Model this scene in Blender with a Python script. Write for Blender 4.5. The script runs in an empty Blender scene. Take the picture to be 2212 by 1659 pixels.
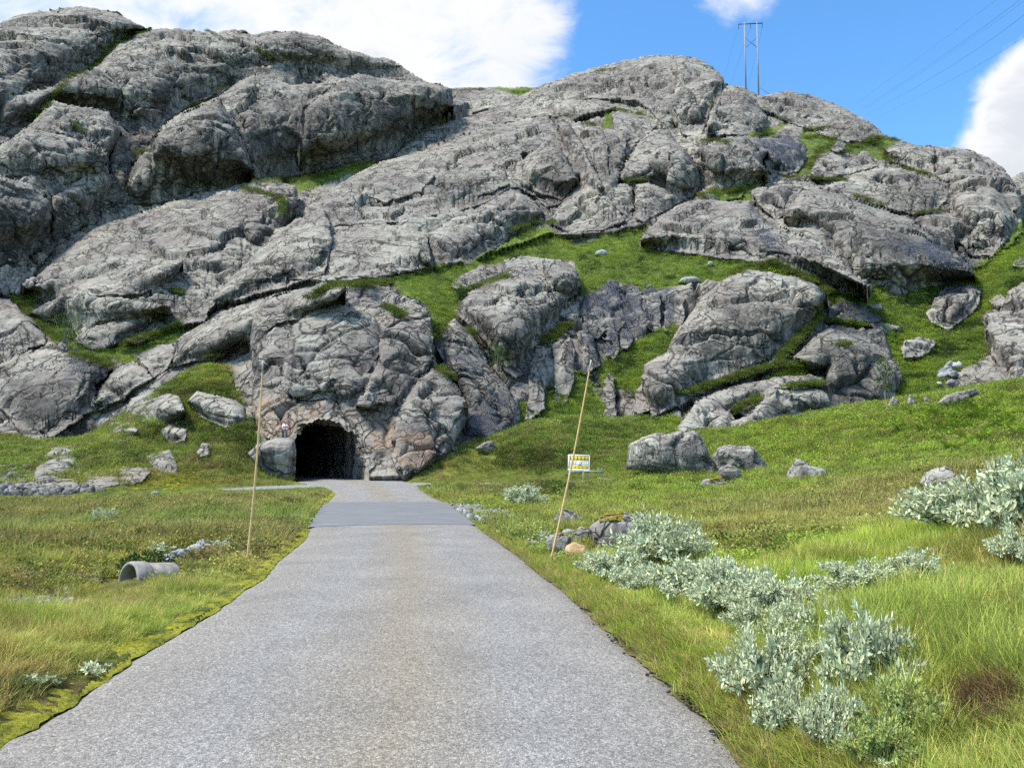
import bpy, bmesh, math, random
import numpy as np
from mathutils import Vector, Matrix
R_ = math.radians
SC = bpy.context.scene
COL = SC.collection
rng = np.random.default_rng(7)
random.seed(7)

# ------------------------------------------------------------------ camera
# pixel space used below: the photograph scaled to 2212 x 1659
FPX, CX, CY, HORIZON, CAMH = 1671.0, 1106.0, 829.5, 990.0, 1.6
PITCH = math.atan((HORIZON - CY) / FPX)
cam = bpy.data.cameras.new('camera'); cam_o = bpy.data.objects.new('camera', cam); COL.objects.link(cam_o)
cam.sensor_fit = 'HORIZONTAL'; cam.sensor_width = 36.0; cam.lens = 36.0 * FPX / 2212.0
cam.clip_start = 0.05; cam.clip_end = 20000
cam_o.location = (0, 0, CAMH); cam_o.rotation_euler = (math.pi / 2 + PITCH, 0, 0)
SC.camera = cam_o

def ray(px, py):
    """unit-horizontal direction of a photo pixel: (sin az, cos az, tan elevation)"""
    px = np.asarray(px, float); py = np.asarray(py, float)
    x = (px - CX) / FPX; y0 = 1.0; z0 = (CY - py) / FPX
    y = y0 * math.cos(PITCH) - z0 * math.sin(PITCH)
    z = y0 * math.sin(PITCH) + z0 * math.cos(PITCH)
    h = np.sqrt(x * x + y * y)
    return x / h, y / h, z / h
def at(px, py, r):
    """pixel + horizontal range in metres -> world point(s)"""
    sx, sy, t = ray(px, py)
    r = np.asarray(r, float)
    return np.stack([sx * r, sy * r, CAMH + t * r], -1)

# ------------------------------------------------------------------ world + sun
SUN_EL, SUN_AZ = 58.0, -104.0        # azimuth measured from +Y towards +X: behind-left of the camera
SUN_STRENGTH, SUN_ANGLE = 2.9, 12.0
SKY_STRENGTH = 0.12
EXPOSURE = 1.06
w = bpy.data.worlds.new('World'); SC.world = w; w.use_nodes = True
w.cycles.sampling_method = 'MANUAL'; w.cycles.sample_map_resolution = 512
nt = w.node_tree; nt.nodes.clear()
def N(t, kind, **kw):
    n = t.nodes.new(kind)
    for k, v in kw.items(): setattr(n, k, v)
    return n
def lk(t, a, b): t.links.new(a, b)
def math_n(t, op, a, b=None, clamp=False):
    n = N(t, 'ShaderNodeMath', operation=op, use_clamp=clamp)
    for i, v in enumerate((a, b)):
        if v is None: continue
        if isinstance(v, (int, float)): n.inputs[i].default_value = v
        else: lk(t, v, n.inputs[i])
    return n.outputs[0]
def ramp(t, fac, stops, interp='LINEAR'):
    n = N(t, 'ShaderNodeValToRGB'); cr = n.color_ramp; cr.interpolation = interp
    while len(cr.elements) < len(stops): cr.elements.new(0.5)
    for e, (p, c) in zip(cr.elements, stops):
        e.position = p; e.color = (c, c, c, 1) if isinstance(c, (int, float)) else (*c, 1)
    lk(t, fac, n.inputs[0]); return n.outputs[0]
def noise(t, vec, scale, detail=4, rough=0.55, dist=0.0, ntype='FBM'):
    n = N(t, 'ShaderNodeTexNoise', noise_type=ntype); n.inputs['Scale'].default_value = scale
    n.inputs['Detail'].default_value = detail; n.inputs['Roughness'].default_value = rough; n.inputs['Distortion'].default_value = dist
    if vec is not None: lk(t, vec, n.inputs['Vector'])
    return n.outputs[0]
def mixc(t, fac, a, b, mode='MIX'):
    n = N(t, 'ShaderNodeMix', data_type='RGBA', blend_type=mode)
    if isinstance(fac, (int, float)): n.inputs[0].default_value = fac
    else: lk(t, fac, n.inputs[0])
    for sock, v in ((n.inputs[6], a), (n.inputs[7], b)):
        if isinstance(v, (tuple, list)): sock.default_value = (*v[:3], 1)
        else: lk(t, v, sock)
    return n.outputs[2]

sky = N(nt, 'ShaderNodeTexSky', sky_type='NISHITA'); sky.sun_disc = False
sky.sun_elevation = R_(SUN_EL); sky.sun_rotation = R_(SUN_AZ % 360); sky.altitude = 500
sky.air_density = 1.0; sky.dust_density = 0.25; sky.ozone_density = 2.0
tc = N(nt, 'ShaderNodeTexCoord'); dirv = tc.outputs['Generated']
sep = N(nt, 'ShaderNodeSeparateXYZ'); lk(nt, dirv, sep.inputs[0])
# clouds: fields of noise over the whole sky, denser / clearer round a few directions
zz = math_n(nt, 'MAXIMUM', sep.outputs[2], 0.0)
den = math_n(nt, 'ADD', zz, 0.35)
cmb = N(nt, 'ShaderNodeCombineXYZ')
lk(nt, math_n(nt, 'DIVIDE', sep.outputs[0], den), cmb.inputs[0]); lk(nt, math_n(nt, 'DIVIDE', sep.outputs[1], den), cmb.inputs[1])
lk(nt, zz, cmb.inputs[2])
cvec = cmb.outputs[0]
big = noise(nt, cvec, 3.4, 4, 0.60, 0.3)
fine = noise(nt, cvec, 9.0, 5, 0.66, 0.6)
wisp = noise(nt, cvec, 2.6, 2, 0.6, 0.8)
def blob(px, py, rad, soft):
    sx, sy, tt = ray(px, py); d = Vector((float(sx), float(sy), float(tt))).normalized()
    n = N(nt, 'ShaderNodeVectorMath', operation='DISTANCE'); lk(nt, dirv, n.inputs[0]); n.inputs[1].default_value = d
    m = N(nt, 'ShaderNodeMapRange', interpolation_type='SMOOTHSTEP'); lk(nt, n.outputs['Value'], m.inputs[0])
    m.inputs[1].default_value = rad + soft; m.inputs[2].default_value = max(rad - soft, 0.0); m.inputs[3].default_value = 0; m.inputs[4].default_value = 1
    return m.outputs[0]
cov = None; cov2 = None
for a in [(120, -60, .30, .12), (480, 30, .20, .09), (760, 60, .17, .08), (960, 110, .10, .07), (1090, 60, .085, .06), (900, -60, .16, .08),
          (1600, -46, .055, .05)]:
    b = blob(*a); cov = b if cov is None else math_n(nt, 'MAXIMUM', cov, b)
for a in [(2235, 165, .034, .02), (2190, 250, .042, .02), (2240, 335, .075, .03), (2320, 250, .095, .03), (2145, 350, .030, .025)]:
    b = blob(*a); cov2 = b if cov2 is None else math_n(nt, 'MAXIMUM', cov2, b)
clear = None
for a in [(1420, 70, .16, .08), (1850, 120, .20, .07), (2130, 30, .07, .04), (2212, 20, .035, .025), (1950, 330, .07, .04), (2050, 60, .10, .05), (640, 28, .018, .016), (1000, 160, .03, .03)]:
    b = blob(*a); clear = b if clear is None else math_n(nt, 'MAXIMUM', clear, b)
dens = math_n(nt, 'ADD', math_n(nt, 'MULTIPLY', big, 0.75), math_n(nt, 'MULTIPLY', fine, 0.85))
dens = math_n(nt, 'ADD', dens, math_n(nt, 'MULTIPLY', cov, 0.29))
dens = math_n(nt, 'ADD', dens, math_n(nt, 'MULTIPLY', cov2, 0.62))
cov = math_n(nt, 'MAXIMUM', cov, cov2)
dens = math_n(nt, 'SUBTRACT', dens, math_n(nt, 'MULTIPLY', math_n(nt, 'MULTIPLY', clear, math_n(nt, 'SUBTRACT', 1.0, math_n(nt, 'MULTIPLY', cov, 0.75))), 0.5))
mask = N(nt, 'ShaderNodeMapRange', interpolation_type='SMOOTHSTEP'); lk(nt, dens, mask.inputs[0])
mask.inputs[1].default_value = 0.64; mask.inputs[2].default_value = 1.14
thick = N(nt, 'ShaderNodeMapRange', interpolation_type='SMOOTHSTEP'); lk(nt, math_n(nt, 'ADD', dens, math_n(nt, 'MULTIPLY', math_n(nt, 'SUBTRACT', wisp, 0.5), 0.9)), thick.inputs[0])
thick.inputs[1].default_value = 0.92; thick.inputs[2].default_value = 1.55
ccol = ramp(nt, thick.outputs[0], [(0.0, (0.88, 0.885, 0.89)), (0.5, (0.82, 0.835, 0.86)), (1.0, (0.66, 0.695, 0.75))])
skyc = mixc(nt, 1.0, sky.outputs[0], (0.60, 0.98, 1.20), 'MULTIPLY')
bg1 = N(nt, 'ShaderNodeBackground'); lk(nt, skyc, bg1.inputs[0]); bg1.inputs[1].default_value = SKY_STRENGTH
bg2 = N(nt, 'ShaderNodeBackground'); lk(nt, ccol, bg2.inputs[0]); bg2.inputs[1].default_value = 0.56
mx = N(nt, 'ShaderNodeMixShader'); lk(nt, mask.outputs[0], mx.inputs[0]); lk(nt, bg1.outputs[0], mx.inputs[1]); lk(nt, bg2.outputs[0], mx.inputs[2])
wo = N(nt, 'ShaderNodeOutputWorld'); lk(nt, mx.outputs[0], wo.inputs[0])

sl = bpy.data.lights.new('sun', 'SUN'); sl.energy = SUN_STRENGTH; sl.angle = R_(SUN_ANGLE); sl.color = (1.0, 0.93, 0.82)
so = bpy.data.objects.new('sun', sl); COL.objects.link(so)
_d = Vector((math.sin(R_(SUN_AZ)) * math.cos(R_(SUN_EL)), math.cos(R_(SUN_AZ)) * math.cos(R_(SUN_EL)), math.sin(R_(SUN_EL))))
so.rotation_euler = _d.to_track_quat('Z', 'Y').to_euler(); so.location = (_d * 60)[:]
vs = SC.view_settings; vs.view_transform = 'Standard'; vs.look = 'None'; vs.gamma = 1.0; vs.exposure = EXPOSURE; vs.use_curve_mapping = False
SC.cycles.use_denoising = False; SC.cycles.sample_clamp_indirect = 0.6; SC.cycles.max_bounces = 4; SC.cycles.diffuse_bounces = 2; SC.cycles.glossy_bounces = 2
SC.cycles.transmission_bounces = 3; SC.cycles.use_adaptive_sampling = True; SC.cycles.adaptive_threshold = 0.025

# ------------------------------------------------------------------ helpers
def tag(o, label=None, cat=None, group=None, kind=None):
    if label: o['label'] = label
    if cat: o['category'] = cat
    if group: o['group'] = group
    if kind: o['kind'] = kind
    return o
def link(name, me, mat=None, parent=None):
    o = bpy.data.objects.new(name, me); COL.objects.link(o)
    if mat is not None and hasattr(me, 'materials') and len(me.materials) == 0: me.materials.append(mat)
    if parent is not None: o.parent = parent
    return o
def empty(name, loc=(0, 0, 0), rz=0.0):
    o = bpy.data.objects.new(name, None); COL.objects.link(o); o.location = loc; o.rotation_euler = (0, 0, rz)
    o.empty_display_size = 0.1; return o
def mesh_np(name, verts, quads=None, tris=None, smooth=True):
    me = bpy.data.meshes.new(name)
    verts = np.asarray(verts, np.float32)
    nq = 0 if quads is None else len(quads); ntr = 0 if tris is None else len(tris)
    me.vertices.add(len(verts)); me.vertices.foreach_set('co', verts.ravel())
    loops = []
    if nq: loops.append(np.asarray(quads, np.int32).ravel())
    if ntr: loops.append(np.asarray(tris, np.int32).ravel())
    lv = np.concatenate(loops)
    me.loops.add(len(lv)); me.loops.foreach_set('vertex_index', lv)
    ls = np.concatenate([np.arange(nq) * 4, nq * 4 + np.arange(ntr) * 3]).astype(np.int32)
    me.polygons.add(nq + ntr); me.polygons.foreach_set('loop_start', ls)
    if smooth: me.polygons.foreach_set('use_smooth', np.ones(nq + ntr, bool))
    me.update(calc_edges=True); me.validate()
    return me
def fattr(me, name, vals):
    a = me.attributes.new(name, 'FLOAT', 'POINT'); a.data.foreach_set('value', np.asarray(vals, np.float32).ravel())
def cattr(me, name, vals):
    v = np.ones((len(vals), 4), np.float32); v[:, :3] = vals
    a = me.attributes.new(name, 'FLOAT_COLOR', 'POINT'); a.data.foreach_set('color', v.ravel())

# ---- numpy noise
def _h(ix, iy, iz, s):
    with np.errstate(over='ignore'):
        h = (ix.astype(np.uint32) * np.uint32(374761393) + iy.astype(np.uint32) * np.uint32(668265263)
             + iz.astype(np.uint32) * np.uint32(2147483647 // 3) + np.uint32(s * 1013904223 % 4294967296))
        h ^= h >> np.uint32(13); h *= np.uint32(1274126177); h ^= h >> np.uint32(16); h *= np.uint32(2246822519); h ^= h >> np.uint32(15)
    return h
def _u(h): return h.astype(np.float32) * np.float32(1 / 4294967296.0)
def vnoise(p, seed=0):
    """gradient noise, about -1..1"""
    p = np.asarray(p, np.float32); i = np.floor(p).astype(np.int64); f = (p - i).astype(np.float32)
    u = f * f * f * (f * (f * 6 - 15) + 10)
    out = 0
    for dx in (0, 1):
        wx = u[..., 0] if dx else 1 - u[..., 0]
        for dy in (0, 1):
            wy = u[..., 1] if dy else 1 - u[..., 1]
            for dz in (0, 1):
                wz = u[..., 2] if dz else 1 - u[..., 2]
                h = _h(i[..., 0] + dx, i[..., 1] + dy, i[..., 2] + dz, seed)
                a = (h & np.uint32(1023)).astype(np.float32) * (2 * math.pi / 1024); c = ((h >> np.uint32(10)) & np.uint32(1023)).astype(np.float32) / 511.5 - 1
                s = np.sqrt(np.maximum(0, 1 - c * c))
                g = np.cos(a) * s * (f[..., 0] - dx) + np.sin(a) * s * (f[..., 1] - dy) + c * (f[..., 2] - dz)
                out = out + wx * wy * wz * g
    return out * 1.6
def fbm(p, oct=4, gain=0.5, lac=2.1, seed=0, ridged=False):
    out = 0; a = 1.0; tot = 0
    for k in range(oct):
        n = vnoise(p * (lac ** k), seed + 31 * k)
        if ridged: n = 1 - 2 * np.abs(n)
        out = out + a * n; tot += a; a *= gain
    return out / tot
def voro(p, seed=0, jit=0.95):
    """cellular noise: F1, F2-F1, id in 0..1, vector from the cell's point, tilt vector"""
    p = np.asarray(p, np.float32); i = np.floor(p).astype(np.int64); sh = p.shape[:-1]
    f1 = np.full(sh, 9, np.float32); f2 = np.full(sh, 9, np.float32); idv = np.zeros(sh, np.uint32); best = np.zeros(p.shape, np.float32)
    for dx in (-1, 0, 1):
        for dy in (-1, 0, 1):
            for dz in (-1, 0, 1):
                cx, cy, cz = i[..., 0] + dx, i[..., 1] + dy, i[..., 2] + dz
                h = _h(cx, cy, cz, seed)
                ox = (h & np.uint32(1023)).astype(np.float32) / 1023 * jit; oy = ((h >> np.uint32(10)) & np.uint32(1023)).astype(np.float32) / 1023 * jit
                oz = ((h >> np.uint32(20)) & np.uint32(1023)).astype(np.float32) / 1023 * jit
                d = np.stack([p[..., 0] - cx - ox, p[..., 1] - cy - oy, p[..., 2] - cz - oz], -1)
                q = np.sqrt((d * d).sum(-1))
                m = q < f1
                f2 = np.where(m, f1, np.minimum(f2, q)); f1 = np.where(m, q, f1)
                idv = np.where(m, h, idv); best = np.where(m[..., None], d, best)
    return f1, f2 - f1, idv, best
def tilt(idv):
    a = _u(idv * np.uint32(2654435761)) * 2 - 1; b = _u((idv ^ np.uint32(0x9E3779B9)) * np.uint32(2246822519)) * 2 - 1; c = _u((idv + np.uint32(77777)) * np.uint32(3266489917)) * 2 - 1
    return np.stack([a, b, c], -1)
def tps_fit(P, V, reg=0.0):
    P = np.asarray(P, float); n = len(P)
    d2 = ((P[:, None] - P[None]) ** 2).sum(-1); K = 0.5 * d2 * np.log(d2 + 1e-12); K[np.arange(n), np.arange(n)] = reg
    A = np.zeros((n + 3, n + 3)); A[:n, :n] = K; A[:n, n] = 1; A[:n, n + 1:] = P; A[n, :n] = 1; A[n + 1:, :n] = P.T
    return P, np.linalg.solve(A, np.concatenate([V, np.zeros(3)]))
def tps_eval(m, X):
    P, c = m; X = np.asarray(X, float); sh = X.shape[:-1]; X = X.reshape(-1, 2); out = np.empty(len(X)); n = len(P)
    for s in range(0, len(X), 40000):
        x = X[s:s + 40000]; d2 = ((x[:, None] - P[None]) ** 2).sum(-1)
        out[s:s + 40000] = (0.5 * d2 * np.log(d2 + 1e-12)) @ c[:n] + c[n] + x @ c[n + 1:]
    return out.reshape(sh)
def in_poly(px, py, poly):
    px = np.asarray(px); py = np.asarray(py); ins = np.zeros(px.shape, bool); n = len(poly)
    for i in range(n):
        x1, y1 = poly[i]; x2, y2 = poly[(i + 1) % n]
        if y1 == y2: continue
        c = ((y1 > py) != (y2 > py)) & (px < (x2 - x1) * (py - y1) / (y2 - y1) + x1); ins ^= c
    return ins
def seg_dist(px, py, a, b):
    ax, ay = a; bx, by = b; dx, dy = bx - ax, by - ay; L = dx * dx + dy * dy + 1e-9
    t = np.clip(((px - ax) * dx + (py - ay) * dy) / L, 0, 1)
    return np.hypot(px - ax - t * dx, py - ay - t * dy)
def poly_dist(px, py, poly, closed=True):
    n = len(poly); d = np.full(np.shape(px), 1e9)
    for i in range(n if closed else n - 1): d = np.minimum(d, seg_dist(px, py, poly[i], poly[(i + 1) % n]))
    return d
# traced outlines: the zoom window a point was read from -> pixel space
ZW = {'P': (0, 0, 1, 1), '1': (0, 0, .33304, .33304), '2': (733, 0, .33648, .33648), '3': (1477.3, 0, .33305, .33305),
      '4': (0, 552.6, .33304, .33304), '5': (733, 552.6, .33648, .33648), '6': (1477.3, 552.6, .33305, .33305),
      'C': (535.7, 845.8, .17844, .17844), 'D': (0, 563.9, .33986, .33986), 'E': (1184.1, 845.8, .46469, .46469)}
def zp(win, pts):
    ox, oy, sx, sy = ZW[win]; return [(ox + x * sx, oy + y * sy) for x, y in pts]
# ------------------------------------------------------------------ ground heights
def flat(px, py, z=0.0):
    sx, sy, t = ray(px, py); r = (z - CAMH) / t
    return np.array([sx * r, sy * r])
L_EDGE = [(0, 1591), (63, 1566), (93, 1546), (150, 1517), (204, 1472), (234, 1452), (294, 1412), (367, 1369), (431, 1336), (477, 1305), (501, 1285),
          (564, 1247), (594, 1212), (651, 1168), (668, 1140), (688, 1107), (706, 1084), (721, 1067), (718, 1060), (700, 1052), (672, 1046), (640, 1040.5)]
R_EDGE = [(1634, 1659), (1586, 1598), (1549, 1559), (1494, 1513), (1356, 1391), (1218, 1269), (1172, 1239), (1134, 1206), (1083, 1171), (1025, 1132),
          (981, 1101), (964, 1085), (930, 1071), (908, 1057), (902, 1049), (885, 1042), (874, 1039)]
LE = [tuple(flat(*p)) for p in L_EDGE]; RE = [tuple(flat(*p)) for p in R_EDGE]
# behind the camera the road runs on, and into the tunnel it bends left
TUN_AZ = R_(-27); TDIR = np.array([math.sin(TUN_AZ), math.cos(TUN_AZ)])
l0 = np.array(LE[0]); r0 = np.array(RE[0]); back = np.array([0.16, -0.98])
LE = [tuple(l0 + back * 40), tuple(l0 + back * 12), tuple(l0 + back * 4)] + LE
RE = [tuple(r0 + back * 40), tuple(r0 + back * 12), tuple(r0 + back * 4)] + RE
le, re_ = np.array(LE[-1]), np.array(RE[-1])
LE += [tuple(le + TDIR * 10), tuple(le + TDIR * 45)]; RE += [tuple(re_ + TDIR * 10), tuple(re_ + TDIR * 45)]
def resample(pts, n):
    p = np.array(pts); d = np.r_[0, np.cumsum(np.hypot(*np.diff(p, axis=0).T))]; return p, d
ROADPOLY = LE + RE[::-1]

GP = []   # (x, y, z)
def g(px, py, r):
    q = at(px, py, r); GP.append((q[0], q[1], q[2]))
for p in LE[::2] + RE[::2]: GP.append((p[0], p[1], 0.0))
for a in [  # left verge, ditch, far bank
    (100, 1400, 7.0), (0, 1450, 6.0), (0, 1330, 9.6), (230, 1268, 12.0), (100, 1310, 10.4), (330, 1290, 10.3), (150, 1200, 14.5), (0, 1250, 11.8), (0, 1150, 19), (0, 1090, 34),
    (330, 1140, 20), (450, 1120, 22), (560, 1100, 26), (480, 1165, 16), (420, 1192, 14), (150, 1085, 35), (300, 1070, 37), (450, 1060, 43), (560, 1053, 47),
    # hill left of the tunnel
    (0, 1050, 54), (100, 1047, 52), (0, 1000, 64), (0, 945, 80), (200, 950, 74), (330, 860, 75), (430, 797, 76), (500, 830, 71), (560, 880, 65), (600, 930, 60.5),
    (625, 1000, 57.5), (400, 950, 64), (250, 1000, 59), (450, 1010, 56.5), (330, 1045, 51), (560, 1000, 57.5),
    (0, 958, 87), (100, 953, 86), (200, 958, 84), (330, 885, 84), (430, 835, 88), (0, 975, 100), (200, 960, 100), (430, 850, 100), (-200, 1050, 50), (-200, 950, 80), (-300, 1200, 20),
    # right of the tunnel, ditch, meadow
    (960, 1046, 50), (1060, 1042, 53), (950, 975, 60.5), (1050, 965, 60), (1110, 935, 63), (1250, 905, 66), (1300, 1022, 52), (1230, 1042, 49.5), (1400, 960, 60),
    (1130, 1097, 25), (1060, 1110, 22), (1200, 1130, 18.6), (1215, 1158, 15.3), (1250, 1203, 12.4), (1300, 1095, 26), (1400, 1062, 36), (1450, 1037, 46), (1545, 1033, 45),
    (1500, 1100, 24), (1650, 1052, 36), (1740, 1052, 30), (1700, 1150, 15), (1900, 1100, 18), (2043, 1063, 20), (2212, 1010, 21), (2212, 1150, 10), (2000, 1250, 8),
    (2212, 1400, 5.4), (1800, 1400, 5.7), (1500, 1300, 7.7), (1330, 1205, 12), (2400, 1300, 7),
    (1560, 967, 58), (1700, 914, 62), (1900, 875, 66), (2100, 844, 66), (2212, 824, 64), (1640, 1010, 50), (1900, 1000, 40), (2100, 950, 45), (1800, 960, 50), (2212, 905, 45),
    (1700, 935, 78), (1900, 900, 82), (2100, 870, 82), (2300, 850, 80), (2500, 900, 50), (2500, 1050, 20), (1500, 950, 75), (1250, 930, 80), (950, 990, 75), (1110, 950, 80)]: g(*a)
GP += [(6, -8, .5), (14, -12, 1.2), (-8, -8, -.4), (-16, -12, -.9), (25, 4, 2.4), (-25, 6, -.8), (30, -30, 1.5), (-30, -30, -1.0)]
GP = np.array(GP)
GM = tps_fit(GP[:, :2] / 20.0, GP[:, 2], 0.004)
RP = np.array(ROADPOLY)
def road_sd(x, y):
    """metres to the road's edge, negative inside"""
    d = poly_dist(x, y, ROADPOLY); return np.where(in_poly(x, y, ROADPOLY), -d, d)
def smooth01(t): t = np.clip(t, 0, 1); return t * t * (3 - 2 * t)
TRK_L = [(700, 1048), (650, 1050), (590, 1053), (530, 1056), (470, 1058)]; TRK_R = [(880, 1045), (950, 1046), (1020, 1044.5), (1080, 1043.5)]
_tl = [tuple(flat(*p)) for p in TRK_L]; _tr = [tuple(flat(*p)) for p in TRK_R]
def track_d(x, y): return np.minimum(poly_dist(x, y, _tl, False), poly_dist(x, y, _tr, False))
def ground_z(x, y, rough=True):
    x = np.asarray(x, float); y = np.asarray(y, float)
    r = np.hypot(x, y)
    # blend to a quiet plain far out
    z = tps_eval(GM, np.stack([x, y], -1) / 20.0)
    far = smooth01((r - 95) / 60); back = smooth01((-y - 12) / 25)
    z = z * (1 - far) * (1 - back) + (-1.5) * np.maximum(far, back)
    z = np.clip(z, -3, 14)
    sd = road_sd(x, y)
    k = smooth01(sd / 1.2)
    if rough:
        p = np.stack([x, y, np.zeros_like(x)], -1)
        lum = fbm(p * 0.55, 3, seed=3) * 0.16 + fbm(p * 1.9, 3, seed=5) * 0.09 * smooth01(sd / .6) + (fbm(p * 0.16, 2, seed=9) * 0.4 + fbm(p * .5, 3, seed=10) * .30) * smooth01((r - 16) / 25)
        lum = lum + fbm(p * .85, 3, gain=.6, seed=12) * .20 * smooth01((-x - 2.5) / 3) * smooth01((r - 8) / 4)
        td = track_d(x, y); z = z + lum * k * smooth01((td - 1.5) / 9)
    tdd = track_d(x, y); z = z * smooth01((tdd - .5) / 7) + .0 * (1 - smooth01((tdd - .5) / 7))
    z = np.where((sd < 2.2) & (y > 56.5), np.minimum(z, -.10 + .25 * np.clip(sd - 1.2, 0, 1)), z)
    z = np.where(sd < 0, -0.05 - 0.02 * np.clip(-sd, 0, 1), z * smooth01(sd / .5 + .08) + np.where(sd < .6, 0.012, 0) * (1 - k))
    return z
def ground_hit(px, py, rmax=100.0):
    """where the ray of a pixel meets the ground: world points"""
    px = np.atleast_1d(np.asarray(px, float)); py = np.atleast_1d(np.asarray(py, float))
    sx, sy, t = ray(px, py)
    rs = np.geomspace(2.5, rmax, 260)
    X = sx[:, None] * rs; Y = sy[:, None] * rs; Z = ground_z(X, Y, False); ZR = CAMH + t[:, None] * rs
    hit = ZR < Z; idx = np.where(hit.any(1), hit.argmax(1), len(rs) - 1); i0 = np.maximum(idx - 1, 0); a = np.arange(len(px))
    d0 = ZR[a, i0] - Z[a, i0]; d1 = ZR[a, idx] - Z[a, idx]; f = np.clip(d0 / (d0 - d1 + 1e-9), 0, 1)
    r = rs[i0] + (rs[idx] - rs[i0]) * f
    return np.stack([sx * r, sy * r, CAMH + t * r], -1), r

# ------------------------------------------------------------------ ground materials
def new_mat(name, rough=0.9, spec=0.3):
    m = bpy.data.materials.new(name); m.use_nodes = True; t = m.node_tree
    b = t.nodes['Principled BSDF']; b.inputs['Roughness'].default_value = rough; b.inputs['Specular IOR Level'].default_value = spec
    return m, t, b
def objvec(t):
    n = N(t, 'ShaderNodeNewGeometry'); return n.outputs['Position']
def bump(t, b, h, strength=0.5, dist=0.02, nrm=None):
    n = N(t, 'ShaderNodeBump'); n.inputs['Strength'].default_value = strength; n.inputs['Distance'].default_value = dist
    lk(t, h, n.inputs['Height'])
    if nrm is not None: lk(t, nrm, n.inputs['Normal'])
    lk(t, n.outputs[0], b.inputs['Normal']); return n.outputs[0]
def sclvec(t, v, s):
    n = N(t, 'ShaderNodeMapping'); lk(t, v, n.inputs[0]); n.inputs['Scale'].default_value = s; return n.outputs[0]

m_ground, t, b = new_mat('meadow_soil', 0.95, 0.1)
v = objvec(t)
cat_n = N(t, 'ShaderNodeAttribute', attribute_name='tint')
n1 = noise(t, v, 14, 6, 0.7); n2 = noise(t, v, 60, 4, 0.7)
c = mixc(t, ramp(t, n1, [(0.35, 0.0), (0.65, 1.0)]), mixc(t, 1.0, cat_n.outputs[0], (0.50, 0.50, 0.48), 'MULTIPLY'), mixc(t, 1.0, cat_n.outputs[0], (1.15, 1.12, 1.0), 'MULTIPLY'))
lk(t, c, b.inputs['Base Color'])
bump(t, b, math_n(t, 'ADD', n1, math_n(t, 'MULTIPLY', n2, .5)), 0.9, 0.12)

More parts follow.
